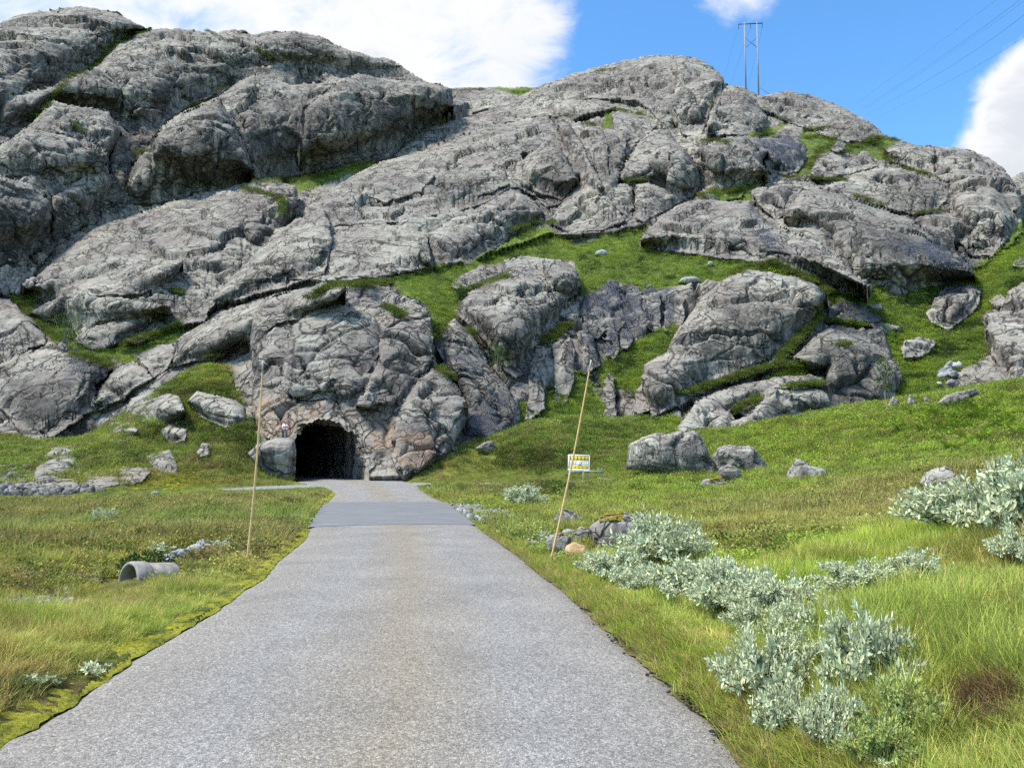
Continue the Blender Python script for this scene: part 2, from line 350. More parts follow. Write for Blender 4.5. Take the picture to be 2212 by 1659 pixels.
# colour of the vegetation at a place: patches read off the photograph (pixel, radius in metres, colour, weight)
C_GREEN = np.array([.195, .270, .055]); C_LUSH = np.array([.255, .335, .048]); C_OLIVE = np.array([.275, .265, .078]); C_BROWN = np.array([.220, .165, .080])
C_STRAW = np.array([.34, .27, .115]); C_MOSS = np.array([.24, .23, .022]); C_DARK = np.array([.045, .072, .018])
PATCH = []
for px, py, rad, colr, wt in [
    (60, 1480, 1.6, C_OLIVE, 1), (60, 1540, .8, C_STRAW, .7), (180, 1400, 1.2, C_GREEN, 1.2), (330, 1330, 1.3, C_GREEN, 1.6), (440, 1230, 1.3, C_OLIVE, 1.4), (480, 1200, 1.2, C_BROWN, 1), (520, 1150, 2.0, C_BROWN, .9),
    (40, 1250, 2, C_OLIVE, 1.2), (150, 1230, 1.5, C_GREEN, 1.), (230, 1200, 1.6, C_MOSS, .8), (100, 1180, 2.5, C_OLIVE, 1), (330, 1160, 2, C_BROWN, 1), (200, 1150, 3, C_GREEN, .7), (60, 1120, 4, C_BROWN, .6),
    (330, 1090, 4, C_OLIVE, 1), (500, 1085, 4, C_OLIVE, 1), (500, 1120, 3, C_GREEN, .8), (620, 1080, 3, C_STRAW, .5), (380, 1040, 3, C_MOSS, 1.2), (290, 1042, 2.5, C_MOSS, 1), (480, 1035, 4, C_OLIVE, 1.2),
    (80, 980, 6, C_GREEN, 1.5), (250, 930, 6, C_LUSH, .9), (430, 815, 6, C_LUSH, 1.0), (430, 850, 4, C_DARK, 1), (560, 930, 4, C_GREEN, 1), (330, 960, 5, C_GREEN, 1), (500, 960, 4, C_DARK, .7), (590, 1010, 4, C_GREEN, 1), (200, 970, 4, C_OLIVE, .6),
    (980, 1000, 5, C_OLIVE, 1), (1000, 1030, 3, C_MOSS, .7), (1100, 960, 6, C_GREEN, 1.4), (1250, 930, 8, C_GREEN, 1.4), (1150, 1010, 6, C_DARK, .8), (1000, 1075, 3, C_OLIVE, 1.0), (1080, 1080, 2, C_MOSS, .8), (1200, 1060, 3, C_BROWN, .9), (1170, 1110, 1.5, C_MOSS, .7),
    (1350, 1090, 5, C_LUSH, 1.7), (1500, 1070, 5, C_LUSH, 1.3), (1430, 1120, 3, C_LUSH, 1.2), (1700, 950, 9, C_LUSH, 1.6), (1950, 930, 8, C_LUSH, 1.5), (2100, 900, 6, C_LUSH, 1.3), (2100, 980, 6, C_LUSH, .9), (1650, 1010, 6, C_LUSH, 1),
    (1650, 1100, 5, C_OLIVE, 1.4), (1750, 1130, 3, C_OLIVE, 1.3), (1600, 1165, 1.6, C_OLIVE, 1.0), (1640, 1190, .6, C_BROWN, 1.), (1800, 1080, 4, C_OLIVE, 1.3), (1880, 1110, 1.6, C_STRAW, 1.1), (1950, 1075, 2, C_STRAW, .7), (2150, 1020, 3, C_OLIVE, .6),
    (1700, 1215, 1.5, C_LUSH, 1.3), (1850, 1180, 1.5, C_LUSH, .8), (2100, 1250, 2, C_GREEN, 1.1), (1950, 1330, 1.5, C_GREEN, 1.4), (2180, 1300, 1.2, C_OLIVE, .8), (2100, 1450, 1, C_GREEN, 1.2), (1400, 1330, 1.2, C_GREEN, 1.3), (1500, 1400, .8, C_OLIVE, 1),
    (1620, 1500, .4, C_STRAW, .6), (1560, 1460, .5, C_GREEN, 1.0), (1720, 1620, .4, C_STRAW, .8), (1850, 1640, .6, C_OLIVE, 1.1), (2050, 1600, .8, C_GREEN, 1.0), (2120, 1530, .35, C_BROWN, 1.6), (1450, 1360, .4, C_STRAW, .6), (1230, 1240, 1.2, C_GREEN, 1), (1300, 1290, 1, C_LUSH, 1), (1420, 1400, .7, C_GREEN, 1), (1520, 1500, .5, C_OLIVE, 1), (1600, 1580, .4, C_OLIVE * 1.2, 1)]:
    q, r = ground_hit(px, py); PATCH.append((q[0, 0], q[0, 1], rad, colr, wt))
def veg_tint(x, y, jitter=0.0):
    x = np.asarray(x); y = np.asarray(y); p = np.stack([x, y, np.zeros_like(x)], -1)
    wx = x + fbm(p * .6, 2, seed=21) * 1.1; wy = y + fbm(p * .6, 2, seed=22) * 1.1
    acc = np.zeros(x.shape + (3,)); ws = np.zeros(x.shape)
    base_w = 0.25; acc += C_GREEN * base_w; ws += base_w
    for bx, by, rad, colr, wt in PATCH:
        d2 = ((wx - bx) ** 2 + (wy - by) ** 2) / (rad * rad); k = wt * np.exp(-d2 * .8); acc += k[..., None] * colr; ws += k
    c = acc / ws[..., None]
    m1 = fbm(p * 0.9, 3, seed=25); m2 = fbm(p * 3.1, 2, seed=27); m3 = fbm(p * .35, 2, seed=29)
    c = c * (1 + .55 * m1 + .40 * m2)[..., None]
    k = smooth01((m3 + .35 * m2 - .12) / .35)[..., None] * .45; c = c * (1 - k) + k * C_OLIVE * 1.2
    k = smooth01((-m3 + .5 * m1 - .25) / .3)[..., None] * .5; c = c * (1 - k) + k * C_BROWN
    # heath mosaic: brown heather, yellow moss and dark clumps, strongest on the left bank and hill
    hs = np.where(x < -2, .75, .38); n5 = fbm(p * .75, 3, gain=.6, seed=101); n6 = fbm(p * .75 + 31, 3, gain=.6, seed=102); n7 = fbm(p * 1.1 + 57, 3, gain=.6, seed=103)
    k = (smooth01((n5 - .10) / .22) * hs)[..., None]; c = c * (1 - k) + k * C_BROWN * 1.05
    k = (smooth01((n6 - .16) / .22) * hs)[..., None]; c = c * (1 - k) + k * np.array([.27, .25, .055])
    k = (smooth01((n7 - .18) / .2) * hs)[..., None]; c = c * (1 - k) + k * np.array([.065, .105, .028])
    sdv = road_sd(x, y); k = (.75 * (1 - smooth01((sdv - .7) / .9)) * (x > -1.5) * (np.hypot(x, y) < 24))[..., None]      # fresh short grass along the right verge
    c = c * (1 - k) + k * (np.array([.235, .285, .070]) * (1 + .35 * m2 + .25 * n6)[..., None])
    if jitter: c = c * (1 + jitter * (rng.random(x.shape) - .5))[..., None]
    return np.clip(c, .008, .6)

# ------------------------------------------------------------------ ground sheet (polar grid, fine where the camera looks)
az = np.unique(np.r_[np.linspace(-180, -46, 36), np.linspace(-46, -37, 25), np.linspace(-37, 37, 470), np.linspace(37, 46, 25), np.linspace(46, 180, 36)])[:-1] * math.pi / 180
rr = np.r_[np.geomspace(0.6, 3.2, 10)[:-1], np.geomspace(3.2, 100, 330), 120, 160, 260, 500, 1200, 3000]
A, RR = np.meshgrid(az, rr); X = np.sin(A) * RR; Y = np.cos(A) * RR
Z = ground_z(X, Y)
nr, na = A.shape
idx = np.arange(nr * na).reshape(nr, na); nx = np.roll(idx, -1, axis=1)
q = np.stack([idx[:-1], nx[:-1], nx[1:], idx[1:]], -1).reshape(-1, 4)
V = np.stack([X, Y, Z], -1).reshape(-1, 3)
cidx = len(V); V = np.vstack([V, [[0, 0, -0.06]]]); tr = np.stack([np.full(na, cidx), nx[0], idx[0]], -1)
me = mesh_np('ground', V, q[:, ::-1], tr)
cattr(me, 'tint', veg_tint(V[:, 0], V[:, 1]))
tag(link('ground', me, m_ground), kind='structure')

# ------------------------------------------------------------------ road
m_road, t, b = new_mat('asphalt', 0.85, 0.35)
v = objvec(t)
vo = N(t, 'ShaderNodeTexVoronoi'); vo.inputs['Scale'].default_value = 130; lk(t, v, vo.inputs['Vector'])
vo2 = N(t, 'ShaderNodeTexVoronoi'); vo2.inputs['Scale'].default_value = 60; lk(t, v, vo2.inputs['Vector'])
chip = math_n(t, 'ADD', math_n(t, 'MULTIPLY', N(t, 'ShaderNodeSeparateColor').outputs[0], 0), 0.0)
sepc = N(t, 'ShaderNodeSeparateColor'); lk(t, vo.outputs['Color'], sepc.inputs[0])
sepd = N(t, 'ShaderNodeSeparateColor'); lk(t, vo2.outputs['Color'], sepd.inputs[0])
mixv = math_n(t, 'ADD', math_n(t, 'MULTIPLY', sepc.outputs[0], .55), math_n(t, 'MULTIPLY', sepd.outputs[1], .45))
c_chip = ramp(t, mixv, [(0.0, (.10, .10, .10)), (0.30, (.19, .188, .183)), (0.55, (.27, .267, .258)), (0.80, (.37, .365, .35)), (1.0, (.58, .57, .54))])
pos = N(t, 'ShaderNodeAttribute', attribute_name='across')     # -1 .. 1 across the carriageway
along = noise(t, sclvec(t, v, (1, .22, 1)), 1.3, 4, .6)
track = ramp(t, math_n(t, 'ADD', pos.outputs['Fac'], math_n(t, 'MULTIPLY', math_n(t, 'SUBTRACT', along, .5), .25)), [(0.0, 0.35), (0.12, 0.45), (0.30, 0.0), (0.42, 0.55), (0.52, 1.0), (0.62, 0.55), (0.74, 0.0), (0.9, 0.3), (1.0, .5)])
c1 = mixc(t, math_n(t, 'MULTIPLY', track, 1.0), c_chip, mixc(t, 1.0, c_chip, (1.0, .90, .74), 'MULTIPLY'))
blot = ramp(t, noise(t, v, .9, 5, .6), [(0.3, .80), (0.7, 1.06)])
c1 = mixc(t, 1.0, c1, blot, 'MULTIPLY')
lk(t, c1, b.inputs['Base Color'])
bump(t, b, math_n(t, 'ADD', math_n(t, 'MULTIPLY', vo.outputs['Distance'], -1.0), math_n(t, 'MULTIPLY', vo2.outputs['Distance'], -.6)), 0.55, 0.010)

def strip(name, left, right, n, z, mat, m=14, wob=0.0, across=True, closed_edge=None):
    """sheet between two edge lines, rough edges"""
    def rs(pts):
        p = np.array(pts); d = np.r_[0, np.cumsum(np.hypot(*np.diff(p, axis=0).T))]; d /= d[-1]; return p, d
    a, da = rs(left); c, dc = rs(right)
    # parameter: denser near the camera
    s = np.linspace(0, 1, n)
    return a, da, c, dc, s
LEa, REa = np.array(LE), np.array(RE)
# step along the road by y (both edges are monotone in y up to the portal), then along the tunnel
ys = np.r_[np.linspace(-36, 3, 40)[:-1], np.geomspace(3, 57.0, 420)]
def edge_x(pts, ys):
    p = np.array(pts); o = np.argsort(p[:, 1], kind='stable'); return np.interp(ys, p[o, 1], p[o, 0])
lp = LEa[:-2]; rp = REa[:-2]
ylm = np.maximum.accumulate(lp[:, 1]); yrm = np.maximum.accumulate(rp[:, 1])
lx = np.interp(ys, ylm, lp[:, 0]); rx = np.interp(ys, yrm, rp[:, 0])
nz = lambda k, s, a: fbm(np.stack([ys * s, ys * 0 + k, ys * 0], -1), 4, gain=.6, seed=int(k)) * a
lx = lx + nz(3, 1.7, .05); rx = rx + nz(8, 1.7, .06)
endl, endr = np.array([lx[-1], ys[-1]]), np.array([rx[-1], ys[-1]])
k = 31; s = np.linspace(0, 1, k)
RX = lx[:, None] * (1 - s) + rx[:, None] * s; RY = np.repeat(ys[:, None], k, 1)
tl = np.linspace(1, 46, 20)
TX = (endl[0] * (1 - s) + endr[0] * s)[None] + TDIR[0] * tl[:, None]; TY = np.full((len(tl), k), ys[-1]) + TDIR[1] * tl[:, None]
RX = np.vstack([RX, TX]); RY = np.vstack([RY, TY])
cr = 0.035 * (1 - (2 * s - 1) ** 2)[None]
RZ = 0.002 + cr + 0 * RX
RZ[:, 0] = -0.04; RZ[:, -1] = -0.04
i_ = np.arange(RX.size).reshape(RX.shape)
q = np.stack([i_[:-1, :-1], i_[:-1, 1:], i_[1:, 1:], i_[1:, :-1]], -1).reshape(-1, 4)
me = mesh_np('road', np.stack([RX, RY, RZ], -1).reshape(-1, 3), q)
fattr(me, 'across', np.repeat(s[None], RX.shape[0], 0))
tag(link('road', me, m_road), kind='structure')

# newer, smoother and darker asphalt band across the road
m_patch, t, b = new_mat('new_asphalt', 0.75, 0.35)
v = objvec(t); st = noise(t, sclvec(t, v, (.5, 2.2, 1)), 1.6, 5, .65); gr = noise(t, v, 120, 3, .7)
c1 = ramp(t, math_n(t, 'ADD', math_n(t, 'MULTIPLY', st, .7), math_n(t, 'MULTIPLY', gr, .3)), [(.3, (.13, .135, .14)), (.55, (.18, .188, .195)), (.75, (.27, .278, .285))])
lk(t, c1, b.inputs['Base Color']); bump(t, b, gr, .3, .004)
pl = [flat(661, 1139), flat(700, 1086.5)]; pr = [flat(1026, 1134), flat(967, 1085.5)]
ya = np.linspace(0, 1, 40); s2 = np.linspace(0, 1, 41)
PX = []; PV = []
for f in ya:
    a = pl[0] * (1 - f) + pl[1] * f; c = pr[0] * (1 - f) + pr[1] * f
    jy = (fbm(np.stack([s2 * 9, s2 * 0 + f * 7, s2 * 0], -1), 3, seed=4) * .10) * (1 if f in (0, 1) else .2)
    xx = a[0] * (1 - s2) + c[0] * s2; yy = a[1] * (1 - s2) + c[1] * s2 + jy
    lxx = np.interp(yy, ys, lx); rxx = np.interp(yy, ys, rx); fr = np.clip((xx - lxx) / (rxx - lxx), 0, 1)
    zz_ = 0.002 + .035 * (1 - (2 * fr - 1) ** 2) + 0.006
    PV.append(np.stack([xx, yy, zz_], -1))
PV = np.array(PV); i_ = np.arange(PV.shape[0] * PV.shape[1]).reshape(PV.shape[:2])
q = np.stack([i_[:-1, :-1], i_[:-1, 1:], i_[1:, 1:], i_[1:, :-1]], -1).reshape(-1, 4)
tag(link('road_patch', mesh_np('road_patch', PV.reshape(-1, 3), q), m_patch), kind='structure')

# gravel tracks that leave the road in front of the tunnel
m_grav, t, b = new_mat('gravel', 0.95, 0.2)
v = objvec(t); vo = N(t, 'ShaderNodeTexVoronoi'); vo.inputs['Scale'].default_value = 28; lk(t, v, vo.inputs['Vector'])
sepc = N(t, 'ShaderNodeSeparateColor'); lk(t, vo.outputs['Color'], sepc.inputs[0])
c1 = ramp(t, sepc.outputs[0], [(0, (.10, .10, .10)), (.5, (.25, .25, .245)), (1, (.48, .48, .47))]); lk(t, c1, b.inputs['Base Color'])
bump(t, b, vo.outputs['Distance'], .8, .03)
def track_sheet(name, pts, widths):
    c = np.array([at(px, py, 1)[:2] * 0 + flat(px, py) for px, py in pts]); d = np.r_[0, np.cumsum(np.hypot(*np.diff(c, axis=0).T))]
    u = np.linspace(0, d[-1], 60); cx = np.interp(u, d, c[:, 0]); cy = np.interp(u, d, c[:, 1]); wd = np.interp(u, d, widths)
    tx, ty = np.gradient(cx), np.gradient(cy); L = np.hypot(tx, ty); nxn, nyn = -ty / L, tx / L
    ss = np.linspace(-1, 1, 9)
    wj = 1 + .25 * fbm(np.stack([u * .8, u * 0, u * 0], -1), 3, seed=5)
    GX = cx[:, None] + nxn[:, None] * ss * (wd * wj)[:, None] / 2; GY = cy[:, None] + nyn[:, None] * ss * (wd * wj)[:, None] / 2
    GZ = np.maximum(ground_z(GX, GY), -.03) + .03 - .06 * np.abs(ss) ** 4
    i_ = np.arange(GX.size).reshape(GX.shape); q = np.stack([i_[:-1, :-1], i_[:-1, 1:], i_[1:, 1:], i_[1:, :-1]], -1).reshape(-1, 4)
    tag(link(name, mesh_np(name, np.stack([GX, GY, GZ], -1).reshape(-1, 3), q), m_grav), kind='structure')
track_sheet('gravel_track', [(700, 1048), (650, 1050), (590, 1053), (530, 1056), (470, 1058)], [6, 5, 4, 3, 1.5])
track_sheet('gravel_track', [(880, 1045), (950, 1046), (1020, 1044.5), (1080, 1043.5)], [6, 4, 3, 1.2])
# ------------------------------------------------------------------ rock material
def rock_material(name, base=(.262, .243, .212), dark=(.030, .028, .027), lichen=(.50, .475, .38), pink=(.36, .235, .150), grassy=False, scale=1.0):
    m, t, b = new_mat(name, 0.82, 0.35)
    v = objvec(t)
    big = noise(t, v, .055 * scale, 3, .6, .4); mid = noise(t, v, .35 * scale, 5, .68, .3); fin = noise(t, v, 2.2 * scale, 4, .75)
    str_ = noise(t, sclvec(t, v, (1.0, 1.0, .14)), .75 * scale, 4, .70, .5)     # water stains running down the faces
    band = noise(t, sclvec(t, v, (.25, .25, 1.6)), .5 * scale, 3, .65, 1.2)
    spk = noise(t, v, 8 * scale, 2, .8)
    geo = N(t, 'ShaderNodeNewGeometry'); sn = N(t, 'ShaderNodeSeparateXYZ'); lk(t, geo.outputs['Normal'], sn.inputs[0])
    c = mixc(t, ramp(t, mid, [(.32, 0.0), (.68, 1.0)]), tuple(x * .55 for x in base), tuple(x * 1.35 for x in base))
    c = mixc(t, math_n(t, 'MULTIPLY', ramp(t, band, [(.50, 0.0), (.70, 1.0)]), .5), c, (.17, .14, .125))
    c = mixc(t, math_n(t, 'MULTIPLY', ramp(t, math_n(t, 'ADD', math_n(t, 'MULTIPLY', big, .5), math_n(t, 'MULTIPLY', fin, .5)), [(.47, 0.0), (.62, 1.0)]), .65), c, lichen)
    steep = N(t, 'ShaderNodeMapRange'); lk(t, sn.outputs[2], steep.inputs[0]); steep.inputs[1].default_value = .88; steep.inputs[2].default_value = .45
    sa = N(t, 'ShaderNodeAttribute', attribute_name='dark_streak')  # mask of the traced areas with extra dark streaks
    dark_streak = math_n(t, 'MULTIPLY', ramp(t, str_, [(.44, 0.0), (.56, 1.0)]), steep.outputs[0])
    dark_streak = math_n(t, 'MAXIMUM', dark_streak, math_n(t, 'MULTIPLY', sa.outputs['Fac'], ramp(t, math_n(t, 'ADD', math_n(t, 'MULTIPLY', str_, .7), math_n(t, 'MULTIPLY', mid, .3)), [(.36, 0.0), (.52, 1.0)])))
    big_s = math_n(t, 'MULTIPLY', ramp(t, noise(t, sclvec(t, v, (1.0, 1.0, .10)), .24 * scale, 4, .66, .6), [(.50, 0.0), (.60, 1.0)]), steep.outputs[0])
    hue = noise(t, v, .13 * scale, 4, .62, .6)
    c = mixc(t, math_n(t, 'MULTIPLY', ramp(t, hue, [(.50, 0.0), (.64, 1.0)]), .55), c, (.215, .178, .160))
    c = mixc(t, math_n(t, 'MULTIPLY', ramp(t, hue, [(.36, 1.0), (.48, 0.0)]), .50), c, (.43, .43, .355))
    c = mixc(t, math_n(t, 'MULTIPLY', math_n(t, 'MAXIMUM', dark_streak, big_s), .80), c, dark)
    c = mixc(t, math_n(t, 'MULTIPLY', ramp(t, spk, [(.60, 0.0), (.70, 1.0)]), .55), c, (.52, .51, .46))
    c = mixc(t, math_n(t, 'MULTIPLY', ramp(t, fin, [(.25, 1.0), (.42, 0.0)]), .55), c, tuple(x * .8 for x in dark))
    warp = N(t, 'ShaderNodeTexNoise'); warp.inputs['Scale'].default_value = .30 * scale; warp.inputs['Detail'].default_value = 3; lk(t, v, warp.inputs['Vector'])
    wadd = N(t, 'ShaderNodeVectorMath', operation='MULTIPLY_ADD'); lk(t, warp.outputs['Color'], wadd.inputs[0]); wadd.inputs[1].default_value = (5 / scale,) * 3; lk(t, v, wadd.inputs[2])
    crk = None
    for sc_, wd, gsc, lo in ((.11, .024, .06, .30), (.27, .033, .12, .37), (.62, .040, .25, .45)):
        vn = N(t, 'ShaderNodeTexVoronoi', feature='DISTANCE_TO_EDGE'); vn.inputs['Scale'].default_value = sc_ * scale; lk(t, sclvec(t, wadd.outputs[0], (1, 1, 1.5)), vn.inputs['Vector'])
        ln = math_n(t, 'MULTIPLY', ramp(t, vn.outputs['Distance'], [(0.0, 1.0), (wd, 0.0)]), ramp(t, noise(t, v, gsc * scale, 3, .6), [(lo, 0.0), (lo + .12, 1.0)]))
        crk = ln if crk is None else math_n(t, 'MAXIMUM', crk, ln)
    c = mixc(t, math_n(t, 'MULTIPLY', crk, .92), c, (.014, .014, .011))
    pk = N(t, 'ShaderNodeAttribute', attribute_name='pink')
    c = mixc(t, math_n(t, 'MULTIPLY', pk.outputs['Fac'], ramp(t, mid, [(.35, .12), (.65, .65)])), c, pink)
    wet = N(t, 'ShaderNodeAttribute', attribute_name='wet')
    wm = math_n(t, 'MULTIPLY', wet.outputs['Fac'], ramp(t, mid, [(.40, 0.0), (.52, 1.0)]))
    c = mixc(t, wm, c, (.05, .053, .06))
    rgh = math_n(t, 'SUBTRACT', .82, math_n(t, 'MULTIPLY', wm, .52)); 
    h = math_n(t, 'ADD', noise(t, v, 1.0 * scale, 6, .76), math_n(t, 'MULTIPLY', fin, .3))
    h = math_n(t, 'SUBTRACT', h, math_n(t, 'MULTIPLY', crk, .7))
    bn = N(t, 'ShaderNodeBump'); bn.inputs['Strength'].default_value = 0.75; bn.inputs['Distance'].default_value = .42 / scale; lk(t, h, bn.inputs['Height'])
    if grassy:
        ga = N(t, 'ShaderNodeAttribute', attribute_name='grass')
        gf = ramp(t, math_n(t, 'ADD', ga.outputs['Fac'], math_n(t, 'MULTIPLY', math_n(t, 'SUBTRACT', mid, .5), 1.1)), [(.44, 0.0), (.54, 1.0)])
        gn = noise(t, v, 1.6, 7, .72); gb = noise(t, v, .22, 4, .6)
        gc = ramp(t, math_n(t, 'ADD', math_n(t, 'MULTIPLY', gn, .6), math_n(t, 'MULTIPLY', gb, .4)), [(.30, (.040, .060, .014)), (.45, (.095, .135, .026)), (.60, (.16, .22, .034)), (.75, (.24, .25, .06))])
        c = mixc(t, gf, c, gc); rgh = math_n(t, 'ADD', rgh, math_n(t, 'MULTIPLY', gf, .15))
    lk(t, c, b.inputs['Base Color']); lk(t, rgh, b.inputs['Roughness']); lk(t, bn.outputs[0], b.inputs['Normal'])
    return m
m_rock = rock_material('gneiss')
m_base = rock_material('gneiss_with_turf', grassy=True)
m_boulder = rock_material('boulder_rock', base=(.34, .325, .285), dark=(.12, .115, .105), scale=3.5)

# ------------------------------------------------------------------ distances of the mountain (pixel -> metres)
RC = [(640, 1060, 58), (870, 1050, 58), (0, 935, 86), (200, 935, 81), (400, 795, 80), (560, 850, 68), (960, 955, 63), (1110, 920, 67), (1300, 905, 71), (1480, 955, 63), (1600, 965, 67), (1900, 885, 80), (2212, 835, 80),
      (700, 800, 68), (900, 800, 70), (750, 640, 80), (1000, 760, 73),
      (0, 600, 128), (300, 460, 134), (300, 700, 100), (150, 740, 98), (600, 600, 96), (850, 600, 87), (1000, 600, 90), (1250, 520, 106), (1250, 640, 88), (1150, 760, 78), (1500, 605, 91), (1500, 760, 80), (1700, 600, 93), (1700, 800, 78), (1900, 620, 102), (2100, 600, 112), (2212, 500, 124), (1900, 740, 90), (2150, 760, 92),
      (100, 300, 152), (-100, 100, 190), (200, 15, 195), (600, 70, 205), (800, 330, 152), (600, 385, 146), (960, 190, 200), (1070, 188, 235), (1450, 117, 188), (1620, 200, 186), (1250, 300, 142), (1500, 400, 127), (1700, 400, 127), (1900, 290, 168), (2150, 345, 165), (2212, 370, 190), (1900, 500, 114), (850, 480, 112), (700, 450, 122), (300, 300, 152), (450, 550, 112), (450, 200, 172),
      (-150, 600, 130), (-150, 950, 90), (2350, 850, 82), (2350, 400, 180), (2350, 600, 115)]
RC = np.array(RC, float); RM = tps_fit(RC[:, :2] / 400, RC[:, 2], 0.01)
def rbase(u, v): return tps_eval(RM, np.stack([u, v], -1) / 400.0)
# depth record of what has been built, coarse pixel grid
BU, BV = np.arange(-200, 2412, 5.0), np.arange(0, 1111, 5.0)
BUg, BVg = np.meshgrid(BU, BV)
DEP = rbase(BUg, BVg)

GRASS = [zp('P', q) for q in [
    [(840, 600), (960, 570), (1090, 500), (1180, 490), (1240, 530), (1300, 510), (1400, 490), (1380, 530), (1450, 540), (1540, 560), (1640, 570), (1720, 600), (1620, 600), (1480, 620), (1420, 630), (1330, 610), (1250, 640), (1240, 560), (1100, 560), (990, 610), (1000, 650), (940, 690), (880, 640)],
    [(1820, 640), (1950, 600), (2060, 600), (2130, 560), (2212, 470), (2400, 400), (2400, 700), (2212, 640), (2120, 680), (2130, 760), (2040, 830), (2050, 870), (1930, 900), (1940, 800), (1900, 720)],
    [(1290, 800), (1330, 760), (1450, 700), (1500, 730), (1400, 790), (1380, 850), (1300, 830)], [(1120, 880), (1250, 800), (1320, 900), (1480, 900), (1700, 800), (1830, 690), (1760, 620), (1800, 620), (1860, 690), (1800, 760), (1760, 790), (1700, 830), (1500, 930), (1120, 940)],
    [(480, 400), (700, 380), (800, 350), (810, 365), (660, 410), (560, 430)], [(0, 630), (100, 590), (60, 680), (110, 690), (240, 770), (230, 800), (110, 730), (50, 660)], [(260, 750), (390, 700), (390, 730), (280, 760)],
    [(150, 230), (190, 160), (260, 80), (330, 65), (330, 80), (250, 110), (200, 160), (130, 220), (60, 255)], [(1060, 190), (1160, 190), (1120, 210)], [(1520, 410), (1620, 395), (1650, 430), (1560, 440)],
    [(1730, 290), (1800, 270), (1800, 330), (1760, 380), (1720, 380)], [(1880, 290), (1930, 300), (1930, 350), (1840, 330), (1800, 310)], [(1960, 360), (2040, 380), (2000, 395)], [(1600, 290), (1700, 270), (1660, 300)], [(920, 690), (960, 640), (990, 680), (940, 720)],
    [(1310, 230), (1400, 240), (1300, 280)], [(180, 690), (150, 740), (300, 790), (280, 760)]]]
def grass_at(u, v):
    g = np.zeros(np.shape(u))
    for P in GRASS:
        ins = in_poly(u, v, P); d = poly_dist(u, v, P); g = np.maximum(g, np.clip(.5 + np.where(ins, d, -d) / 16, 0, 1))
    return g
WETP = [zp('6', [(1350, -100), (1800, -150), (1960, 100), (1920, 240), (1700, 250), (1600, 100)]), zp('6', [(920, 270), (1150, 270), (1330, 420), (1240, 520), (900, 480)]), zp('6', [(600, 100), (960, 200), (900, 330), (850, 190)]),
        zp('3', [(420, 1300), (560, 1440), (700, 1640), (500, 1620), (430, 1420)]), zp('5', [(1560, 120), (2150, 120), (2150, 480), (1700, 640), (1500, 820), (1540, 420)]), zp('5', [(880, 860), (1050, 880), (1060, 1180), (740, 1200)]), zp('4', [(430, 620), (700, 700), (600, 840), (420, 830)]),
        zp('5', [(580, 560), (720, 560), (880, 700), (860, 820), (700, 700)]), zp('3', [(470, 900), (680, 880), (800, 1000), (650, 1140), (550, 1130)])]
DARKP = [zp('1', [(1650, 850), (1900, 620), (2201, 680), (2201, 1080), (1700, 1170)]), zp('2', [(0, 650), (200, 580), (420, 600), (560, 760), (400, 940), (0, 1030)]), zp('1', [(-300, 1250), (330, 1300), (640, 1250), (600, 1480), (330, 1659), (-300, 1900)]), zp('1', [(720, 780), (860, 860), (1000, 900), (980, 1000), (860, 1350), (720, 1330)]),
          zp('1', [(100, 320), (450, 310), (500, 380), (200, 410)]), zp('2', [(600, 1180), (880, 1130), (900, 1330), (600, 1380)]), zp('2', [(1700, 850), (1850, 900), (1760, 1250), (1640, 1200)]), zp('1', [(1130, 880), (1250, 930), (1420, 1100), (1400, 1250), (1270, 1220), (1140, 1080)]), zp('3', [(1000, 1400), (1400, 1430), (1700, 1620), (1800, 1820), (1300, 1720), (1050, 1580)]),
          zp('5', [(240, 640), (480, 560), (520, 760), (380, 950), (240, 990)]), zp('5', [(880, 860), (1060, 880), (1080, 1180), (740, 1200)]), zp('6', [(180, 250), (720, 250), (860, 330), (640, 600), (300, 560)]), zp('6', [(700, 660), (900, 520), (1250, 600), (1330, 960), (900, 1000)]), zp('4', [(560, 900), (800, 500), (1180, 420), (1180, 300), (900, 420)]), zp('4', [(0, 750), (420, 820), (470, 1050), (200, 1130), (0, 930)]), zp('2', [(1300, 1000), (1450, 1000), (1530, 1280), (1350, 1350)]), zp('3', [(1300, 1200), (1720, 1220), (1650, 1380), (1250, 1330)])]  # outlines inside which the rock is coloured darker, broken into streaks
PINKP = [zp('C', [(30, 120), (330, 130), (420, 560), (100, 560)]), zp('C', [(380, 150), (900, 130), (900, 380), (600, 380), (480, 560), (350, 540)]), zp('C', [(1700, 480), (2300, 460), (2250, 900), (1850, 950), (1750, 700)]), zp('C', [(1450, 250), (1800, 330), (1750, 620), (1500, 640)])]
def soft_polys(u, v, polys, w):
    g = np.zeros(np.shape(u))
    for P in polys:
        ins = in_poly(u, v, P); d = poly_dist(u, v, P); g = np.maximum(g, np.clip(.5 + np.where(ins, d, -d) / w, 0, 1))
    return g

